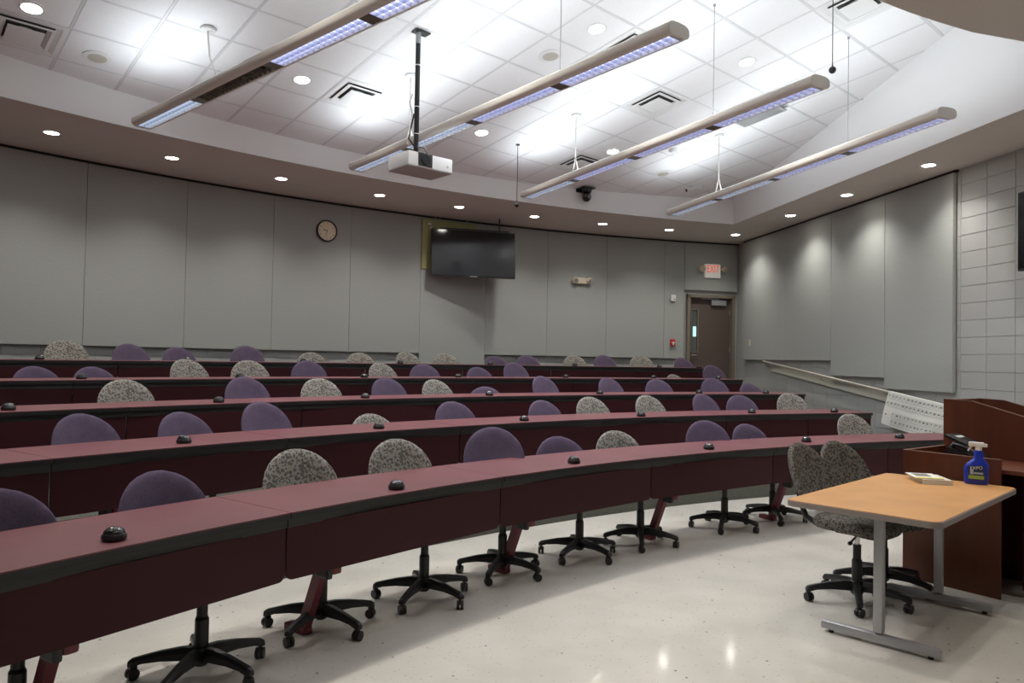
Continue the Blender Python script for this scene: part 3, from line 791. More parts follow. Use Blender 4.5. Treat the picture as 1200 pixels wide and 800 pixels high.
# telephone on the wing
ph = thing('telephone', 'black desk telephone with raised display on the lower wing of the lectern', 'telephone', tuple(K0 + v_ * 0.27 + u_ * 0.36 + Vector((0, 0, 0.8255))), atan2(v_.y, v_.x))
bm = B(); prism(bm, [(-.1, 0), (.1, 0), (.1, .035), (-.1, .09)], -.11, .11, Matrix(((1, 0, 0, 0), (0, 0, 1, 0), (0, 1, 0, 0), (0, 0, 0, 1)))); obj('body', bm, M_BLACK, ph)
bm = B(); bx(bm, (-.085, 0, .118), (.16, .2, .018), M=Matrix.Rotation(0.35, 4, 'Y'), bev=.004); dsp = obj('display_arm', bm, M_BLACK, ph)
bm = B(); bx(bm, (-.11, 0.02, .129), (.03, .10, .002), M=Matrix.Rotation(0.35, 4, 'Y')); obj('display', bm, M_INKL, ph)
bm = B(); tube(bm, [(-.06, -.095, .09), (-.05, -.095, .112), (.03, -.095, .095), (.07, -.095, .07), (.075, -.095, .05)], [.02, .017, .013, .017, .02], 10); obj('handset', bm, M_BLACK, ph, smooth=True)
bm = B()
for i in range(4):
    for j in range(3): bx(bm, (-.03 + i * .028, .0 + j * .028, .078 - i * .0077), (.018, .018, .006))
obj('keypad', bm, M_INKL, ph, kind=None)

# ------------------------------------------------------------------ things on the table
def onT(x, y, z=0.74): return tc_ + U * x + V * (-y) + Vector((0, 0, z))
UA = atan2(U.y, U.x)
bk = onT(0.44, -0.14 + 0.03)
def px_on(x, y, z):                        # point of the plane z seen at a photo pixel (used for measured placing only)
    d = rgt * ((x - 600) / 872.63) - upv * ((y - 400) / 872.63) + fwd
    return Vector((0, 0, EYE)) + d * ((z - EYE) / d.z)
b1 = px_on(1090, 564, 0.74)
t = thing('book', 'thick white paperback lying on the wooden table, lower of the two', 'book', (b1.x, b1.y, 0.7405), UA - 0.95 + rad(90), 'books on the wooden table')
bm = B(); bx(bm, (0, 0, 0.014), (0.26, 0.17, 0.024)); obj('pages', bm, M_PAPER, t)
bm = B(); bx(bm, (0, 0, 0.001), (0.265, 0.175, 0.002)); bx(bm, (0, 0, 0.0272), (0.265, 0.175, 0.002)); obj('cover', bm, mat('cover_cream', (0.62, 0.56, 0.47), .5), t)
t = thing('magazine', 'thin yellow and white booklet lying on top of the thick paperback', 'book', (b1.x - .03, b1.y + .015, 0.7690), UA - 1.0 + rad(90), 'books on the wooden table')
bm = B(); bx(bm, (0, 0, 0.003), (0.24, 0.16, 0.005)); obj('pages', bm, M_PAPER, t)
bm = B(); bx(bm, (-.10, 0.0, 0.0062), (0.04, 0.16, 0.0012)); obj('cover_stripe', bm, M_YELLOW, t)
bm = B(); bx(bm, (0.03, 0.01, 0.0062), (0.12, 0.09, 0.0012)); obj('cover_picture', bm, mat('cover_dark', (0.22, 0.19, 0.16), .5), t)
# spray bottle
sb_ = px_on(1144, 567, 0.74)
sb = thing('spray_bottle', 'blue spray bottle with white nozzle and navy label on the table', 'bottle', (sb_.x, sb_.y, 0.7405), atan2(sb_.y, sb_.x) - pi / 2)
bm = B(); N = 24; prof = [(0.0, .060, .030), (.006, .066, .034), (.10, .067, .034), (.128, .060, .031), (.150, .040, .025), (.165, .026, .021), (.205, .025, .021), (.215, .018, .018)]
rings = []
for z, a_, b_ in prof:
    sh = 0.012 if z > .15 else (0.012 * max(0, (z - .1) / .05))
    rings.append([bm.verts.new((sh + a_ * (abs(cos(q)) ** .8) * (1 if cos(q) > 0 else -1), b_ * (abs(sin(q)) ** .8) * (1 if sin(q) > 0 else -1), z)) for q in [2 * pi * i / N for i in range(N)]])
for a_, b_ in zip(rings, rings[1:]):
    for i in range(N): bm.faces.new((a_[i], a_[(i + 1) % N], b_[(i + 1) % N], b_[i]))
bm.faces.new(rings[0][::-1]); bm.faces.new(rings[-1]); obj('body', bm, M_BLUE, sb, smooth=True)
bm = B(); bx(bm, (0, -.0345, .075), (.088, .003, .085), bev=.001); lab = obj('label_sticker', bm, M_NAVY, sb)
bm = B(); bx(bm, (0, -.0365, .046), (.084, .0015, .022)); obj('label_band', bm, M_GREEN, lab)
bm = B(); bx(bm, (.012, -.0363, .072), (.05, .0012, .012)); bx(bm, (-.024, -.0363, .078), (.018, .0012, .03)); obj('label_picture', bm, mat('label_pale', (.35, .45, .5), .5), lab)
bm = B(); text_into(bm, 'EXPO', 0.027, Matrix.Translation((0.0, -.0368, .104)) @ Matrix.Rotation(rad(-6), 4, 'Y') @ Matrix.Rotation(pi / 2, 4, 'X'), .0006); obj('label_lettering', bm, M_WHITE, lab)
bm = B(); cyl(bm, (.012, 0, .213), (.012, 0, .235), .019, seg=18); bx(bm, (0.0, 0, .250), (.085, .024, .03), bev=.008); bx(bm, (.045, 0, .246), (.03, .022, .022), bev=.007); obj('nozzle_head', bm, M_WHITE, sb, smooth=True)
bm = B(); tube(bm, [(-.022, 0, .24), (-.034, 0, .225), (-.046, 0, .205)], [.006, .005, .004], 8); obj('trigger', bm, M_WHITE, sb)

# ------------------------------------------------------------------ handrail with draped poster
rail = thing('handrail', 'round metal handrail sloping down along the right wall', 'handrail', tuple(rwp(12, 0.0) + Vector((0, 0, 0))), 0)
def rp(y, z, off=0.10): q = rwp(y, off); q.z = z; return q
zr = lambda y: 1.515 - (13.65 - y) * 0.1115
bm = B(); tube(bm, [rp(13.7, zr(13.6), 0.03), rp(13.66, zr(13.66), 0.08), rp(13.5, zr(13.5)), rp(11.7, zr(11.7)), rp(10, zr(10)), rp(8.4, zr(8.4)), rp(8.3, zr(8.3), .03)], 0.021, 12)
obj('rail_tube', bm, M_STEEL, rail, world=True, smooth=True)
for y in (13.35, 11.74, 10.12, 8.6):
    bm = B(); tube(bm, [rp(y, zr(y) - .02, .10), rp(y, zr(y) - .06, .095), rp(y, zr(y) - .075, .06), rp(y, zr(y) - .075, .025)], .009, 8)
    a_, b_ = rp(y, zr(y) - .075, .022), rp(y, zr(y) - .075, .034); cyl(bm, a_, b_, .035, seg=14)
    obj('wall_bracket', bm, M_STEEL, rail, world=True, smooth=True)
bm = B()
a_, b_ = rwp(13.45, .032), rwp(8.9, .032)
for q0, q1 in ((13.45, 8.9),):
    vs = []
    for off in (.022, .042):
        for y, dz_ in ((q0, -.035), (q1, -.035), (q1, -.15), (q0, -.15)):
            p_ = rwp(y, off); vs.append(bm.verts.new((p_.x, p_.y, zr(y) + dz_)))
    bm.faces.new(vs[:4]); bm.faces.new(vs[4:][::-1])
    for k in range(4): bm.faces.new((vs[k], vs[(k + 1) % 4], vs[4 + (k + 1) % 4], vs[4 + k]))
obj('backing_board', bm, mat('board_paint', (0.47, 0.46, 0.40), 0.6), rail, world=True)
# poster: hangs over the rail, both halves
po = thing('poster', 'large white paper chart with rows of small printed symbols draped over the handrail', 'poster', tuple(rp(9.6, .9, .12)), 0)
def pos_pt(s, t_, out=0.0):                # s 0..1 along, t_ 0..1 downwards
    y = 10.06 - 1.25 * s
    top = zr(y) + 0.024
    drop = 0.44 + 0.02 * sin(s * 5)
    offn = 0.125 + 0.03 * sin(t_ * pi * .5) + 0.012 * sin(s * 9 + t_ * 2) * t_ + out
    q = rwp(y + 0.10 * t_, offn); q.z = top - drop * t_ - 0.0 * s
    return q
bm = B(); NS, NT = 20, 10; G = [[bm.verts.new(pos_pt(i / NS, j / NT)) for i in range(NS + 1)] for j in range(-0, NT + 1)]
for j in range(NT):
    for i in range(NS): bm.faces.new((G[j][i], G[j][i + 1], G[j + 1][i + 1], G[j + 1][i]))
G2 = [G[0]] + [[bm.verts.new(Vector((*rwp(10.06 - 1.25 * i / NS, 0.075).xy, zr(10.06 - 1.25 * i / NS) + .02 - j * 0.03))) for i in range(NS + 1)] for j in range(0, 4)]
for j in range(len(G2) - 1):
    for i in range(NS): bm.faces.new((G2[j][i], G2[j][i + 1], G2[j + 1][i + 1], G2[j + 1][i]))
bmesh.ops.recalc_face_normals(bm, faces=bm.faces); bmesh.ops.solidify(bm, geom=list(bm.faces), thickness=0.001)
obj('sheet', bm, M_PAPER, po, world=True, smooth=True)
def pq(bm, s0, s1, t0, t1, o=0.0035):
    vs = [bm.verts.new(pos_pt(s, t_, o)) for s, t_ in ((s0, t0), (s1, t0), (s1, t1), (s0, t1))]; bm.faces.new(vs)
bm, bl = B(), B()
rn = random.Random(3)
for r_, (tt, n0) in enumerate([(.06, 0), (.27, 0), (.58, 2), (.78, 2)]):
    for c in range(n0, 16):
        s0 = .02 + c * .0585; h_ = .15
        for a_, b_, c_, d_ in ((s0, s0 + .048, tt, tt + .012), (s0, s0 + .048, tt + h_, tt + h_ + .012), (s0, s0 + .004, tt, tt + h_), (s0 + .044, s0 + .048, tt, tt + h_)): pq(bl, a_, b_, c_, d_)
        pq(bm, s0 + .01, s0 + .022 + rn.random() * .016, tt + .035, tt + .06 + rn.random() * .02); pq(bl, s0 + .008, s0 + .03, tt + .09, tt + .10)
pq(bm, .035, .06, .66, .70)
obj('printed_symbols', bm, M_INK, po, world=True, kind='stuff'); obj('printed_boxes', bl, M_INKL, po, world=True, kind='stuff')

# ------------------------------------------------------------------ wall-mounted things, back wall
PF = WALLR - 0.012 - 0.05                   # face of the panels
def wall_thing(name, label, cat, a, z, r=PF - 0.002):
    return thing(name, label, cat, tuple(pol(a, r, z)), rad(a - 90))    # local: x to the left seen from the room? y outwards
# local frame: +y points into the wall, +x points right when looking at the wall from the room
def a_of(x, y): return deg(atan2(y - CY, x - CX))
a = a_of(-2.88, 11.46)
ck = wall_thing('wall_clock', 'round black-rimmed wall clock with a cream face high on the back wall', 'clock', a, 3.40)
M_Y = Matrix.Rotation(pi / 2, 4, 'X')       # z axis -> -y (out of the wall)
bm = B(); lathe(bm, [(0.165, 0.0), (0.17, 0.02), (0.165, 0.045), (0.15, 0.048), (0.146, 0.03), (0.14, 0.028)], seg=36, M=M_Y); obj('case', bm, M_BLACK, ck, smooth=True)
bm = B(); cyl(bm, (0, -.028, 0), (0, -.032, 0), .147, seg=36); obj('dial', bm, M_CLOCKF, ck)
bm = B()
for h in range(1, 13):
    q = rad(90 - 30 * h); text_into(bm, str(h), 0.034, Matrix.Translation((.118 * cos(q), -.034, .118 * sin(q))) @ M_Y, .0006)
obj('numerals', bm, M_BLACK, ck)
for nm, hrs, L, wd in (('hour_hand', 9.55, .075, .010), ('minute_hand', 9.4, .0, .0), ('minute_hand', 6.5 + .0, .11, .007)):
    if L == 0: continue
    q = rad(90 - 30 * hrs); bm = B(); bx(bm, (L * .4 * cos(q), -.036 - (.002 if nm[0] == 'm' else 0), L * .4 * sin(q)), (L, .0015, wd), M=None)
    for v in bm.verts:                      # turn the bar about the dial centre
        pass
    bm.free(); bm = B(); bx(bm, (L * .4, -.036 - (.002 if nm[0] == 'm' else 0), 0), (L, .0015, wd), M=Matrix.Rotation(-q, 4, 'Y')); obj(nm, bm, mat('clock_hand', (.1, .08, .07), .5), ck)
# mounting board behind the tv
a0, a1 = a_of(-1.52, 12.4), 118.9
am = (a0 + a1) / 2
bw = 2 * PF * sin(rad((a0 - a1) / 2))
bd = wall_thing('mounting_board', 'olive painted plywood board fixed to the back wall behind the television', 'board', am, 3.38, PF - 0.004)
bm = B(); bx(bm, (0, -.012, 0), (bw, .024, .84), bev=.002); obj('board', bm, M_OLIVE, bd)
bm = B(); bx(bm, (-bw / 2 + .13, -.032, .34), (.06, .016, .03)); bx(bm, (-bw / 2 + .16, -.03, .28), (.03, .012, .05)); obj('outlet_plate', bm, M_WHITE, bd)
bm = B()
for x in (-.28, -.2, .32): tube(bm, [(x, -.035, .40), (x, -.035, .47)], .007, 6)
bm.free()
for x in (-.28, -.2, .32):
    bm = B(); tube(bm, [(x, -.035, .40), (x, -.035, .47)], .007, 6); obj('conduit', bm, M_CMETAL, bd)
# television: corners measured in the room
TVl, TVr = Vector((-1.37, 12.34, 0)), Vector((0.03, 12.72, 0))
td = (TVr - TVl).normalized(); TVW = (TVr - TVl).length; tva = atan2(td.y, td.x); tm = (TVl + TVr) / 2
tv = thing('television', 'large black television hung in front of the back wall', 'television', (tm.x, tm.y, 3.235), tva)
Mt = Matrix.Rotation(rad(-4), 4, 'X')       # local: -y faces the room
bm = B(); bx(bm, (0, 0.03, 0), (TVW, .045, .79), M=Mt, bev=.004); obj('housing', bm, M_BLACK, tv)
bm = B(); bx(bm, (0, 0.004, 0.005), (TVW - .024, .004, .758), M=Mt); obj('screen', bm, M_SCREEN, tv)
bm = B(); bx(bm, (0, -.0, -.392), (.12, .012, .01), M=Mt); obj('logo_bar', bm, M_INKL, tv)
bm = B(); bx(bm, (0, .07, 0), (.5, .03, .42), M=Mt)
for s in (-1, 1): cyl(bm, (s * .2, .07, 0), (s * .12 - .1, .36, 0), .018, seg=10)
obj('wall_arm', bm, M_BLACK, tv)
bm = B(); bx(bm, (-TVW / 2 + .75, .065, .41), (1.2, .05, .02)); cyl(bm, (.45, .06, .38), (.45, .06, .63), .012); obj('hanger_rod', bm, M_BLACK, tv)
# emergency light
def em_head(bm, x, y, z, s, r=.04):
    cyl(bm, (x, y, z), (x + s * .03, y - .05, z - .02), r * .8, r, seg=14)
el = wall_thing('emergency_light', 'beige twin-head emergency light on the back wall between television and door', 'light', a_of(1.28, 13.84), 2.95)
bm = B(); bx(bm, (0, -.035, 0), (.22, .07, .11), bev=.012); obj('housing', bm, M_BEIGE, el)
for s in (-1, 1):
    bm = B(); em_head(bm, s * .125, -.05, .02, s, .062); hd = obj('lamp_head', bm, M_BEIGE, el, smooth=True)
    bm = B(); cyl(bm, (s * .145, -.1005, -.008), (s * .1465, -.103, -.009), .04, seg=14); obj('lens', bm, M_SILVER, hd)
# exit sign
ex = wall_thing('exit_sign', 'lit white exit sign with red letters and two lamp heads above the door', 'sign', a_of(3.95, 14.70), 3.285)
bm = B(); bx(bm, (0, -.03, 0), (.33, .055, .27), bev=.008); obj('housing', bm, M_EXITW, ex)
bm = B(); text_into(bm, 'EXIT', 0.185, Matrix.Translation((0, -.0595, 0.035)) @ M_Y @ Matrix.Diagonal((.72, 1.12, 1, 1)), .001); obj('lettering', bm, M_REDTXT, ex, label='red letters EXIT')
for s in (-1, 1):
    bm = B(); bx(bm, (s * .185, -.04, .04), (.05, .03, .03)); em_head(bm, s * .225, -.06, .05, s, .062); hd = obj('lamp_head', bm, M_BEIGE, ex, smooth=True)
# thermostat sensor, fire alarm
th = wall_thing('wall_sensor', 'small white sensor box on the narrow panel left of the door', 'sensor', a_of(3.14, 14.49), 2.72)
bm = B(); bx(bm, (0, -.02, 0), (.10, .04, .13), bev=.01); obj('housing', bm, M_WHITE, th)
bm = B(); bx(bm, (.01, -.042, -.025), (.03, .006, .02)); obj('lens', bm, M_INK, th)
fa = wall_thing('fire_alarm_pull', 'red fire alarm pull station left of the door', 'fire alarm', a_of(3.14, 14.48), 1.85)
bm = B(); bx(bm, (0, -.025, 0), (.09, .05, .13), bev=.01); obj('housing', bm, M_RED, fa)
bm = B(); bx(bm, (0, -.054, .0), (.065, .012, .02)); bx(bm, (0, -.056, -.02), (.02, .012, .05)); obj('pull_handle', bm, M_WHITE, fa)
# light switch on the right wall
sw = thing('light_switch', 'small beige light switch plate on the right wall beside the door corner', 'switch', tuple(rwp(14.22, 0.075) + Vector((0, 0, 1.87))), rw_ang + pi)
bm = B(); bx(bm, (0, -.004, 0), (.075, .008, .12), bev=.002); obj('plate', bm, M_BEIGE, sw)
bm = B(); bx(bm, (0, -.011, .0), (.03, .008, .06)); obj('rocker', bm, M_BEIGE, sw)
# television on the right wall at the frame edge
y1_ = 7.945
t2 = thing('television', 'black wall television on the bare block wall at the right frame edge', 'television', tuple(rwp(y1_ - .72, 0.03) + Vector((0, 0, 2.93))), rw_ang + pi)
bm = B(); bx(bm, (0, -.08, 0), (1.44, .06, .84), bev=.005); obj('housing', bm, M_BLACK, t2)
bm = B(); bx(bm, (0, -.112, .005), (1.41, .004, .80)); obj('screen', bm, M_SCREEN, t2)
bm = B(); bx(bm, (0, -.025, 0), (.5, .05, .4)); obj('wall_arm', bm, M_BLACK, t2)

# ------------------------------------------------------------------ linear pendant fixtures
def prof_body():
    pts = []
    for i in range(13):
        a = rad(-58 + (180 + 116) * i / 12); pts.append((0.108 * math.copysign(abs(cos(a)) ** .67, cos(a)), 0.048 + 0.052 * math.copysign(abs(sin(a)) ** .67, sin(a))))
    return pts[::-1]
FX = [((-5.014, 9.932), (-1.219, 6.495), 'leftmost, running out of the picture at the top'), ((-2.584, 12.081), (1.501, 6.813), 'second from the left, behind the projector'),
      ((0.223, 13.916), (3.278, 8.051), 'third from the left'), ((3.261, 15.296), (5.197, 8.983), 'rightmost, above the right aisle')]
kz = (3.68 - EYE) / (4.48 - EYE)
SECL = 1.22
for fi, (pl, pr, s) in enumerate(FX):
    A = Vector((pl[0] * kz, pl[1] * kz, 3.68)); Bv = Vector((pr[0] * kz, pr[1] * kz, 3.68))
    d = (Bv - A).normalized(); ang = atan2(d.y, d.x)
    FL = 4.88
    t = thing('pendant_light', 'long cream linear pendant light, ' + s, 'light', tuple(A), ang, 'linear pendant lights under the ceiling')
    Mx = Matrix(((0, 0, 1, 0), (1, 0, 0, 0), (0, 1, 0, 0), (0, 0, 0, 1)))   # profile (x,y)->(y,z), extrude along x
    outer = prof_body()
    # channel body: outer shell with a recess underneath
    xl = outer[0][0]; 
    outer = sorted(outer, key=lambda q: atan2(q[1] - .04, q[0])) 
    prof = prof_body()                       # runs from left-bottom over the top to right-bottom
    lo_l, lo_r = prof[0], prof[-1]
    shell = prof + [(lo_r[0] + (0.012 if lo_r[0] < 0 else -0.012), lo_r[1]), ((lo_r[0] + (0.012 if lo_r[0] < 0 else -0.012)), 0.045), ((lo_l[0] + (0.012 if lo_l[0] < 0 else -0.012)), 0.045), (lo_l[0] + (0.012 if lo_l[0] < 0 else -0.012), lo_l[1])]
    bm = B(); prism(bm, shell, 0.02, FL - 0.02, Mx)
    obj('housing', bm, M_CREAM, t, smooth=True)
    for x0_, x1_ in ((0, 0.02), (FL - 0.02, FL)):
        bm = B(); prism(bm, prof, x0_, x1_, Mx); obj('end_cap', bm, M_CREAM, t, smooth=True)
    zb = lo_l[1]; hw = abs(lo_l[0]) - 0.013
    for k in range(4):
        x0_, x1_ = k * SECL + (0.04 if k == 0 else 0.06), (k + 1) * SECL - (0.04 if k == 3 else 0.06)
        lit = not (fi == 0 and k == 1)
        lens = M_LENSOFF if not lit else (M_LENSC if (k == 0 or (fi in (1, 3) and k in (1,))) else M_LENS)
        bm = B(); bx(bm, ((x0_ + x1_) / 2, 0, zb + .034), (x1_ - x0_, 2 * hw, .004)); ln = obj('lens', bm, lens, t)
        bm = B(); n = 16
        for q in range(n + 1): bx(bm, (x0_ + (x1_ - x0_) * q / n, 0, zb + .016), (.0022, 2 * hw, .03))
        bx(bm, ((x0_ + x1_) / 2, 0, zb + .014), (x1_ - x0_, .0025, .024))
        obj('louver', bm, M_LOUVER if lit else M_LOUVEROFF, ln)
        if lit:
            light_area('lamp_down', t, ((x0_ + x1_) / 2, 0, zb + .0005), (0, 0, 0), x1_ - x0_, 2 * hw * .9, P_DOWN, COOL, 135)
            light_area('lamp_up', t, ((x0_ + x1_) / 2, 0, .106), (pi, 0, 0), x1_ - x0_, .12, P_UP, COOL, 170)
    for k in (1, 2, 3):
        bm = B(); bx(bm, (k * SECL, 0, zb + .006), (.11, 2 * hw + .002, .008)); obj('joint_plate', bm, M_LENSOFF, t)
    # suspension: cord with canopy at the first joint, thin cable at the third
    Mi = local(t)
    P1 = Mi @ Vector((SECL * 1.02, 0, .10)); z1 = ceilz(P1.x, P1.y)
    bm = B()
    if fi == 0:
        # slack white cord
        q0 = Vector((-2.85 * 1, 6.78, ceilz(-2.85, 6.78))); tube(bm, [q0 - Vector((0, 0, .01)), q0 - Vector((-.01, -.03, .25)), q0 - Vector((-.05, -.10, .42)), P1 * .5 + q0 * .5 - Vector((0, 0, .2)), P1 + Vector((0, 0, -.01))], .008, 8)
        obj('power_cord', bm, M_CABLEW, t, world=True, smooth=True)
        bm = B(); cyl(bm, q0 - Vector((0, 0, .002)), q0 - Vector((0, 0, .025)), .07, seg=20); obj('canopy', bm, M_WHITE, t, world=True)
    else:
        tube(bm, [(P1.x, P1.y, z1 - .01), (P1.x, P1.y, z1 * .25 + P1.z * .75)], .007, 8)
        for s_ in (-1, 1): tube(bm, [(P1.x, P1.y, z1 * .25 + P1.z * .75), Mi @ Vector((SECL * 1.02 + s_ * .07, 0, .10))], .006, 8)
        obj('power_cord', bm, M_CABLEW, t, world=True)
        bm = B(); cyl(bm, (P1.x, P1.y, z1 - .002), (P1.x, P1.y, z1 - .025), .065, seg=20); obj('canopy', bm, M_WHITE, t, world=True)
    P3 = Mi @ Vector((SECL * 3, 0, .10)); z3 = ceilz(P3.x, P3.y)
    bm = B(); tube(bm, [(P3.x, P3.y, z3 - .002), (P3.x, P3.y, P3.z)], .0035, 6); cyl(bm, (P3.x, P3.y, P3.z), (P3.x, P3.y, P3.z + .03), .018, .008, seg=12); cyl(bm, (P3.x, P3.y, z3 - .001), (P3.x, P3.y, z3 - .02), .012, seg=10)
    obj('suspension_cable', bm, M_CMETAL, t, world=True)

# ------------------------------------------------------------------ downlights
can = {}
def downlight(pos, label, group, tilt=None, power=P_CAN, col=WARM, m=M_CAN, r=0.072, spot=True, cone=122):
    t = thing('downlight', label, 'light', tuple(pos), 0, group)
    if tilt is not None: t.rotation_euler = tilt
    key = m.name
    if key not in can:
        bm = B(); lathe(bm, [(r, -.001), (r + .02, -.001), (r + .024, -.006), (r + .004, -.009), (r, -.009), (r, -.001)], seg=28, caps=False)
        a_ = obj('trim_ring', bm, M_WHITE, t, smooth=True)
        bm = B(); cyl(bm, (0, 0, -.002), (0, 0, -.007), r, seg=28); b_ = obj('lens', bm, m, t)
        can[key] = (a_, b_)
    else:
        for s in can[key]: inst(s, s.name.split('.')[0], t, (0, 0, 0))
    if spot: light_spot('lamp', t, (0, 0, -.012), power, col, cone, 1.0, .07)
    return t
SPOTA = []
step = None
angs = [a_of(*p) for p in ((-5.13, 8.14), (-4.18, 9.04), (-3.18, 10.05), (-1.98, 10.94), (-.89, 11.74), (.35, 12.36), (1.54, 12.95), (2.8, 13.42), (4.13, 13.73))]
for i, a in enumerate(angs):
    downlight(pol(a, 17.52, SOFF), 'round downlight in the soffit along the back wall, %s from the left' % ORD[i], 'downlights along the back soffit')
for i, (x, y) in enumerate(((4.43, 11.9), (4.65, 10.38), (4.89, 8.76))):
    downlight(Vector((x, y, SOFF)), 'round downlight in the right wall soffit, %s from the back corner' % ORD[i], 'downlights along the right soffit')
for i, a in enumerate((146.2,)):
    downlight(pol(a, 17.52, SOFF), 'back soffit downlight, %s beyond the left edge' % ORD[i], 'downlights outside the picture')
for i, (x, y) in enumerate(((5.12, 7.2), (5.35, 5.7), (5.5, 4.2))):
    downlight(Vector((x, y, SOFF)), 'right soffit downlight, %s beyond the right edge' % ORD[i], 'downlights outside the picture')
FRONT = [pol(a, 9.3) for a in (157, 149, 141, 133)] + [Vector((3.0, 4.1, 0)), Vector((4.3, 4.3, 0))]
for i, q in enumerate(FRONT):
    q = Vector((q.x, q.y, SOFF)); downlight(q, 'front soffit downlight above the lectern area, %s from the left, out of view' % ORD[i], 'downlights outside the picture', power=P_CAN * 0.55, cone=100)
CE = CEIL_ROT.to_euler()
CL = [((-.53, .27), 'above the upper left frame corner'), ((3.42, .52), 'just right of the leftmost pendant light'), ((6.5, 4.6), 'beside the round speaker above the second pendant'),
      ((7.42, .56), 'under the long second pendant, near the projector'), ((9.56, 5.47), 'highest on the right'), ((10.6, 1.42), 'left of the third pendant near the small diffuser')]
for (a, b), s in CL:
    downlight(ceil(a, b, 0.001), 'round downlight in a white ceiling tile, ' + s, 'downlights in the tiled ceiling', tilt=CE, power=P_CEIL, col=(1, .96, .9), m=M_CANC, r=0.078, cone=118)
for i, (a, r_) in enumerate(((134.4, 12.85), (143.1, 12.85), (151.8, 12.85), (151.0, 15.45))):
    q = pol(a, r_); q.z = ceilz(q.x, q.y) - .001
    downlight(q, 'ceiling tile downlight above the picture, %s from the right' % ORD[i], 'downlights outside the picture', tilt=CE, power=P_CEIL, col=(1, .96, .9), m=M_CANC, r=0.078, cone=118)

# ------------------------------------------------------------------ ceiling diffusers, speakers, sensors
def ceil_thing(name, label, cat, a, b, group=None):
    t = thing(name, label, cat, tuple(ceil(a, b)), 0, group); t.rotation_euler = CE; return t
DF = [((-1, -1), 'at the upper left frame corner'), ((4, 0), 'left of the projector pole'), ((9, 3), 'between second and third pendant light'),
      ((7, 4), 'half hidden behind the second pendant light'), ((10, 0), 'half hidden behind the third pendant light'), ((9, 7), 'at the top right, above the black microphone ball')]
def frame4(bm, o_, i_, z0, z1):
    for s in (-1, 1):
        bx(bm, (s * (o_ + i_) / 2, 0, (z0 + z1) / 2), (o_ - i_, 2 * o_, z1 - z0)); bx(bm, (0, s * (o_ + i_) / 2, (z0 + z1) / 2), (2 * i_, o_ - i_, z1 - z0))
def slope_ring(bm, o_, i_, zo, zi):
    a_ = [bm.verts.new((x * o_, y * o_, zo)) for x, y in ((-1, -1), (1, -1), (1, 1), (-1, 1))]; b_ = [bm.verts.new((x * i_, y * i_, zi)) for x, y in ((-1, -1), (1, -1), (1, 1), (-1, 1))]
    for k in range(4): bm.faces.new((a_[k], a_[(k + 1) % 4], b_[(k + 1) % 4], b_[k]))
for (a, b), s in DF:
    t = ceil_thing('air_diffuser', 'square white air diffuser, ' + s, 'vent', a + .5, b + .5, 'air diffusers in the tiled ceiling')
    bm = B(); frame4(bm, .30, .262, -.004, .010); obj('frame', bm, M_WHITE, t)
    bm = B(); bx(bm, (0, 0, .016), (.5, .5, .004)); obj('duct_shade_plate', bm, M_DUCTSHADE, t)  # flat dark plate, its colour gives the shade inside the duct
    bm = B(); slope_ring(bm, .262, .212, -.002, .012); obj('cone_ring', bm, M_WHITE, t)
    bm = B(); frame4(bm, .215, .188, -.014, -.010); obj('cone_ring', bm, M_WHITE, t)
    bm = B(); slope_ring(bm, .188, .155, -.012, .006); obj('cone_ring', bm, M_WHITE, t)
    bm = B(); bx(bm, (0, 0, -.026), (.285, .285, .006), bev=.002); cyl(bm, (0, 0, -.024), (0, 0, .012), .09, .10, seg=16); obj('centre_plate', bm, M_WHITE, t)
t = ceil_thing('return_grille', 'flat grey return air grille in the ceiling below the third pendant light', 'vent', 11.6, 4.4)
bm = B(); frame4(bm, .30, .27, -.012, .004); obj('frame', bm, M_RETURN, t)
bm = B()
for k in range(24): bx(bm, (0, -.26 + k * .0226, -.006), (.54, .012, .004))
obj('slat_field', bm, M_RETURN, t, kind='stuff')
bm = B(); bx(bm, (0, 0, -.001), (.55, .55, .003)); obj('backing', bm, M_RETURN, t)
for (a, b), s in (((.5, -.62), 'near the upper left frame corner'), ((6.47, 3.57), 'above the second pendant light'), ((12.8, 1.19), 'right of the third pendant light')):
    t = ceil_thing('ceiling_speaker', 'round beige ceiling speaker, ' + s, 'speaker', a, b, 'round ceiling speakers')
    bm = B(); lathe(bm, [(.085, -.001), (.125, -.001), (.128, -.007), (.095, -.012), (.085, -.012), (.085, -.001)], seg=30, caps=False); obj('rim', bm, M_WHITE, t, smooth=True)
    bm = B(); cyl(bm, (0, 0, -.002), (0, 0, -.010), .088, seg=30); obj('grille', bm, M_GRILLE, t)
t = ceil_thing('access_point', 'rounded white wireless access point on the ceiling near the rightmost pendant', 'access point', 14.45, 1.0)
bm = B(); bx(bm, (0, 0, -.026), (.22, .22, .05), bev=.02); obj('housing', bm, M_WHITE, t, smooth=True)
bm = B(); cyl(bm, (-.11, .09, -.02), (-.11, .09, -.06), .014, seg=10); obj('antenna', bm, M_BLACK, t)
t = ceil_thing('smoke_detector', 'small white smoke detector on the ceiling just below the third pendant', 'smoke detector', 11.75, 2.27)
bm = B(); lathe(bm, [(.06, 0), (.062, -.02), (.045, -.045), (.01, -.05)], seg=20); obj('housing', bm, M_WHITE, t, smooth=True)
for a, b, s in ((13.04, 6.08, 'near the right edge of the tiled ceiling'),):
    t = ceil_thing('sprinkler', 'tiny dark sprinkler head ' + s, 'sprinkler', a, b)
    bm = B(); cyl(bm, (0, 0, 0), (0, 0, -.008), .03, seg=14); cyl(bm, (0, 0, -.008), (0, 0, -.03), .008, seg=8); cyl(bm, (0, 0, -.03), (0, 0, -.033), .016, seg=12); obj('head', bm, M_CMETAL, t)

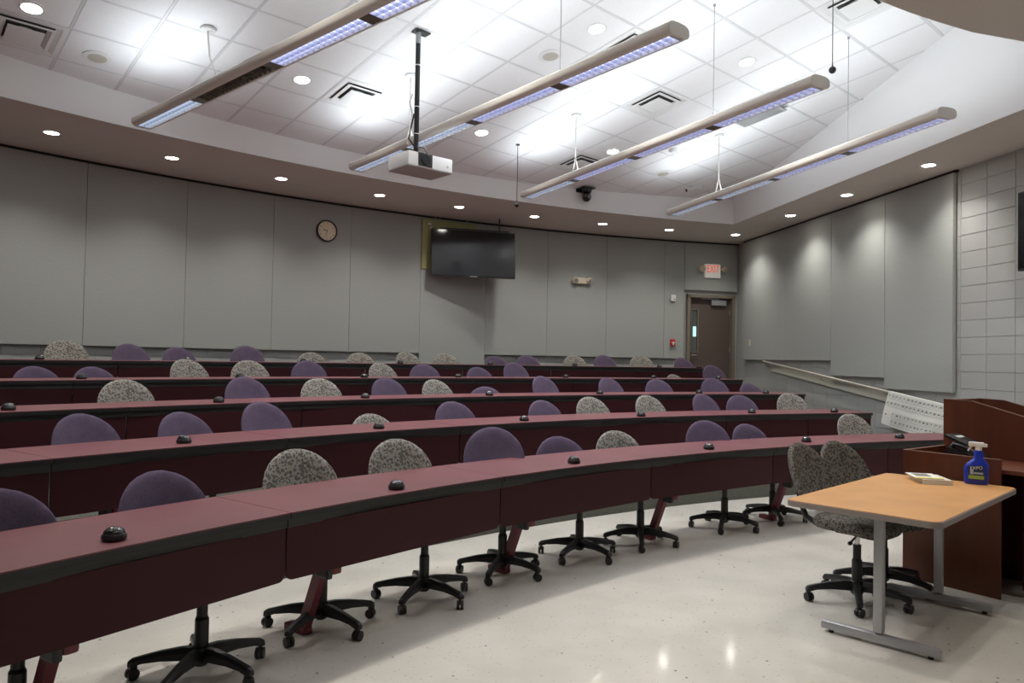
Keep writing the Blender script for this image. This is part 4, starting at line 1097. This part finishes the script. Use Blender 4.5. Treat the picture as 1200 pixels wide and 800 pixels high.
# ------------------------------------------------------------------ projector on its pole
X = Vector((-0.95, 7.06, 0)); zc = ceilz(X.x, X.y)
pj_ang = atan2(0.31, 0.36)
pj = thing('projector', 'white video projector hanging on a black pole from the ceiling', 'projector', (-0.91, 7.10, 3.24), pj_ang)
# footprint from four measured corners: long side direction (0.36,0.37), short side (0.22,-0.27)
bm = B(); bx(bm, (0, 0, .075), (.50, .36, .135), bev=.014); obj('housing', bm, M_PRJ, pj, smooth=True)
bm = B(); bx(bm, (0, 0, .004), (.488, .348, .008), bev=.003); obj('base_plate', bm, M_PRJB, pj, label='grey-brown underside')
bm = B(); bx(bm, (-.065, -.181, .078), (.155, .012, .12), bev=.004); lp = obj('lens_bay', bm, M_BLACK, pj)
bm = B(); cyl(bm, (-.065, -.18, .08), (-.065, -.20, .08), .045, seg=20); obj('lens', bm, M_GLOSSB, lp)
bm = B(); cyl(bm, (.19, -.1805, .06), (.19, -.183, .06), .012, seg=14); obj('sensor', bm, M_INKL, pj)
pj_i = local(pj).inverted(); top = pj_i @ Vector((X.x, X.y, zc)); 
bm = B(); bx(bm, (top.x, top.y, .165), (.17, .17, .012), bev=.003); bx(bm, (top.x, top.y, .152), (.12, .12, .03)); cyl(bm, (top.x, top.y, .17), (top.x, top.y, .22), .035, .026, seg=16); obj('mount_plate', bm, M_BLACK, pj)
bm = B(); cyl(bm, (top.x, top.y, .2), (top.x, top.y, top.z - .12), .024, seg=18); po_ = obj('pole', bm, M_BLACK, pj, smooth=True)
bm = B(); cyl(bm, (top.x, top.y, top.z - .125), (top.x, top.y, top.z - .01), .0265, seg=18); obj('pole_sleeve', bm, M_CMETAL, po_)
bm = B()
for zz in (.36, .62, 1.02): cyl(bm, (top.x, top.y, zz), (top.x, top.y, zz + .008), .0275, seg=16)
obj('cable_tie', bm, M_WHITE, po_)
bm = B(); bx(bm, (top.x + .03, top.y, top.z - .010), (.16, .1, .01)); obj('ceiling_plate', bm, M_BLACK, pj)
bm = B(); tube(bm, [(top.x - .03, top.y + .03, .75), (top.x - .07, top.y + .02, .66), (top.x - .05, top.y, .55), (top.x - .10, top.y - .02, .40), (top.x - .12, top.y - .02, .28), (top.x - .08, top.y, .22)], .006, 6); obj('white_cable', bm, M_CABLEW, pj, smooth=True)
bm = B(); tube(bm, [(top.x - .03, top.y, .55), (top.x - .06, top.y, .42), (top.x - .09, top.y - .01, .30), (top.x - .04, top.y - .03, .23), (top.x, top.y - .05, .20)], .008, 6)
tube(bm, [(top.x + .02, top.y, .24), (top.x + .09, top.y, .25), (top.x + .13, top.y, .20), (top.x + .12, top.y, .14)], .007, 6); obj('black_cable', bm, M_BLACK, pj, smooth=True)

# ------------------------------------------------------------------ hanging microphones, camera
for (x, y, zb, s) in ((0.03, 9.86, 3.523, 'left of the third pendant'), (0, 0, 0, 'hanging at the top right')):
    if x == 0:
        q = px_on(975.5, 82, 4.19); x, y, zb = q.x, q.y, 4.19
    zc = ceilz(x, y)
    t = thing('hanging_microphone', 'black ball microphone on a wire, ' + s, 'microphone', (x, y, zb), 0, 'hanging ball microphones')
    bm = B(); ball(bm, (0, 0, 0), .033, 18); obj('ball', bm, M_BLACK, t, smooth=True)
    bm = B(); tube(bm, [(0, 0, .03), (0, 0, zc - zb - .005)], .0042, 6); cyl(bm, (0, 0, .028), (0, 0, .06), .008, .004, seg=10); obj('wire', bm, M_BLACK, t)
    bm = B(); cyl(bm, (0, 0, zc - zb - .001), (0, 0, zc - zb - .012), .028, seg=14); obj('ceiling_cap', bm, M_BLACK, t)
a = a_of(1.1, 11.74)
pc = thing('ptz_camera', 'black dome video camera mounted on the white fascia right of the third pendant', 'camera', tuple(pol(a, WELLR - .004, 4.1)), rad(a - 90))
bm = B(); bx(bm, (0, -.01, .06), (.26, .02, .06)); bx(bm, (0, -.10, .08), (.22, .2, .014)); obj('bracket', bm, M_BLACK, pc)
bm = B(); cyl(bm, (0, -.11, .02), (0, -.11, .073), .075, .085, seg=20); obj('base', bm, M_BLACK, pc, smooth=True)
bm = B(); ball(bm, (0, -.11, -.05), .075, 18, (1, 1, 1.1)); hd = obj('head', bm, M_GLOSSB, pc, smooth=True)
bm = B(); cyl(bm, (0, -.175, -.05), (0, -.20, -.055), .03, seg=16); obj('lens', bm, M_GLOSSB, hd)

print('objects', len(bpy.data.objects), 'tiles', k, 'blocks', cnt)
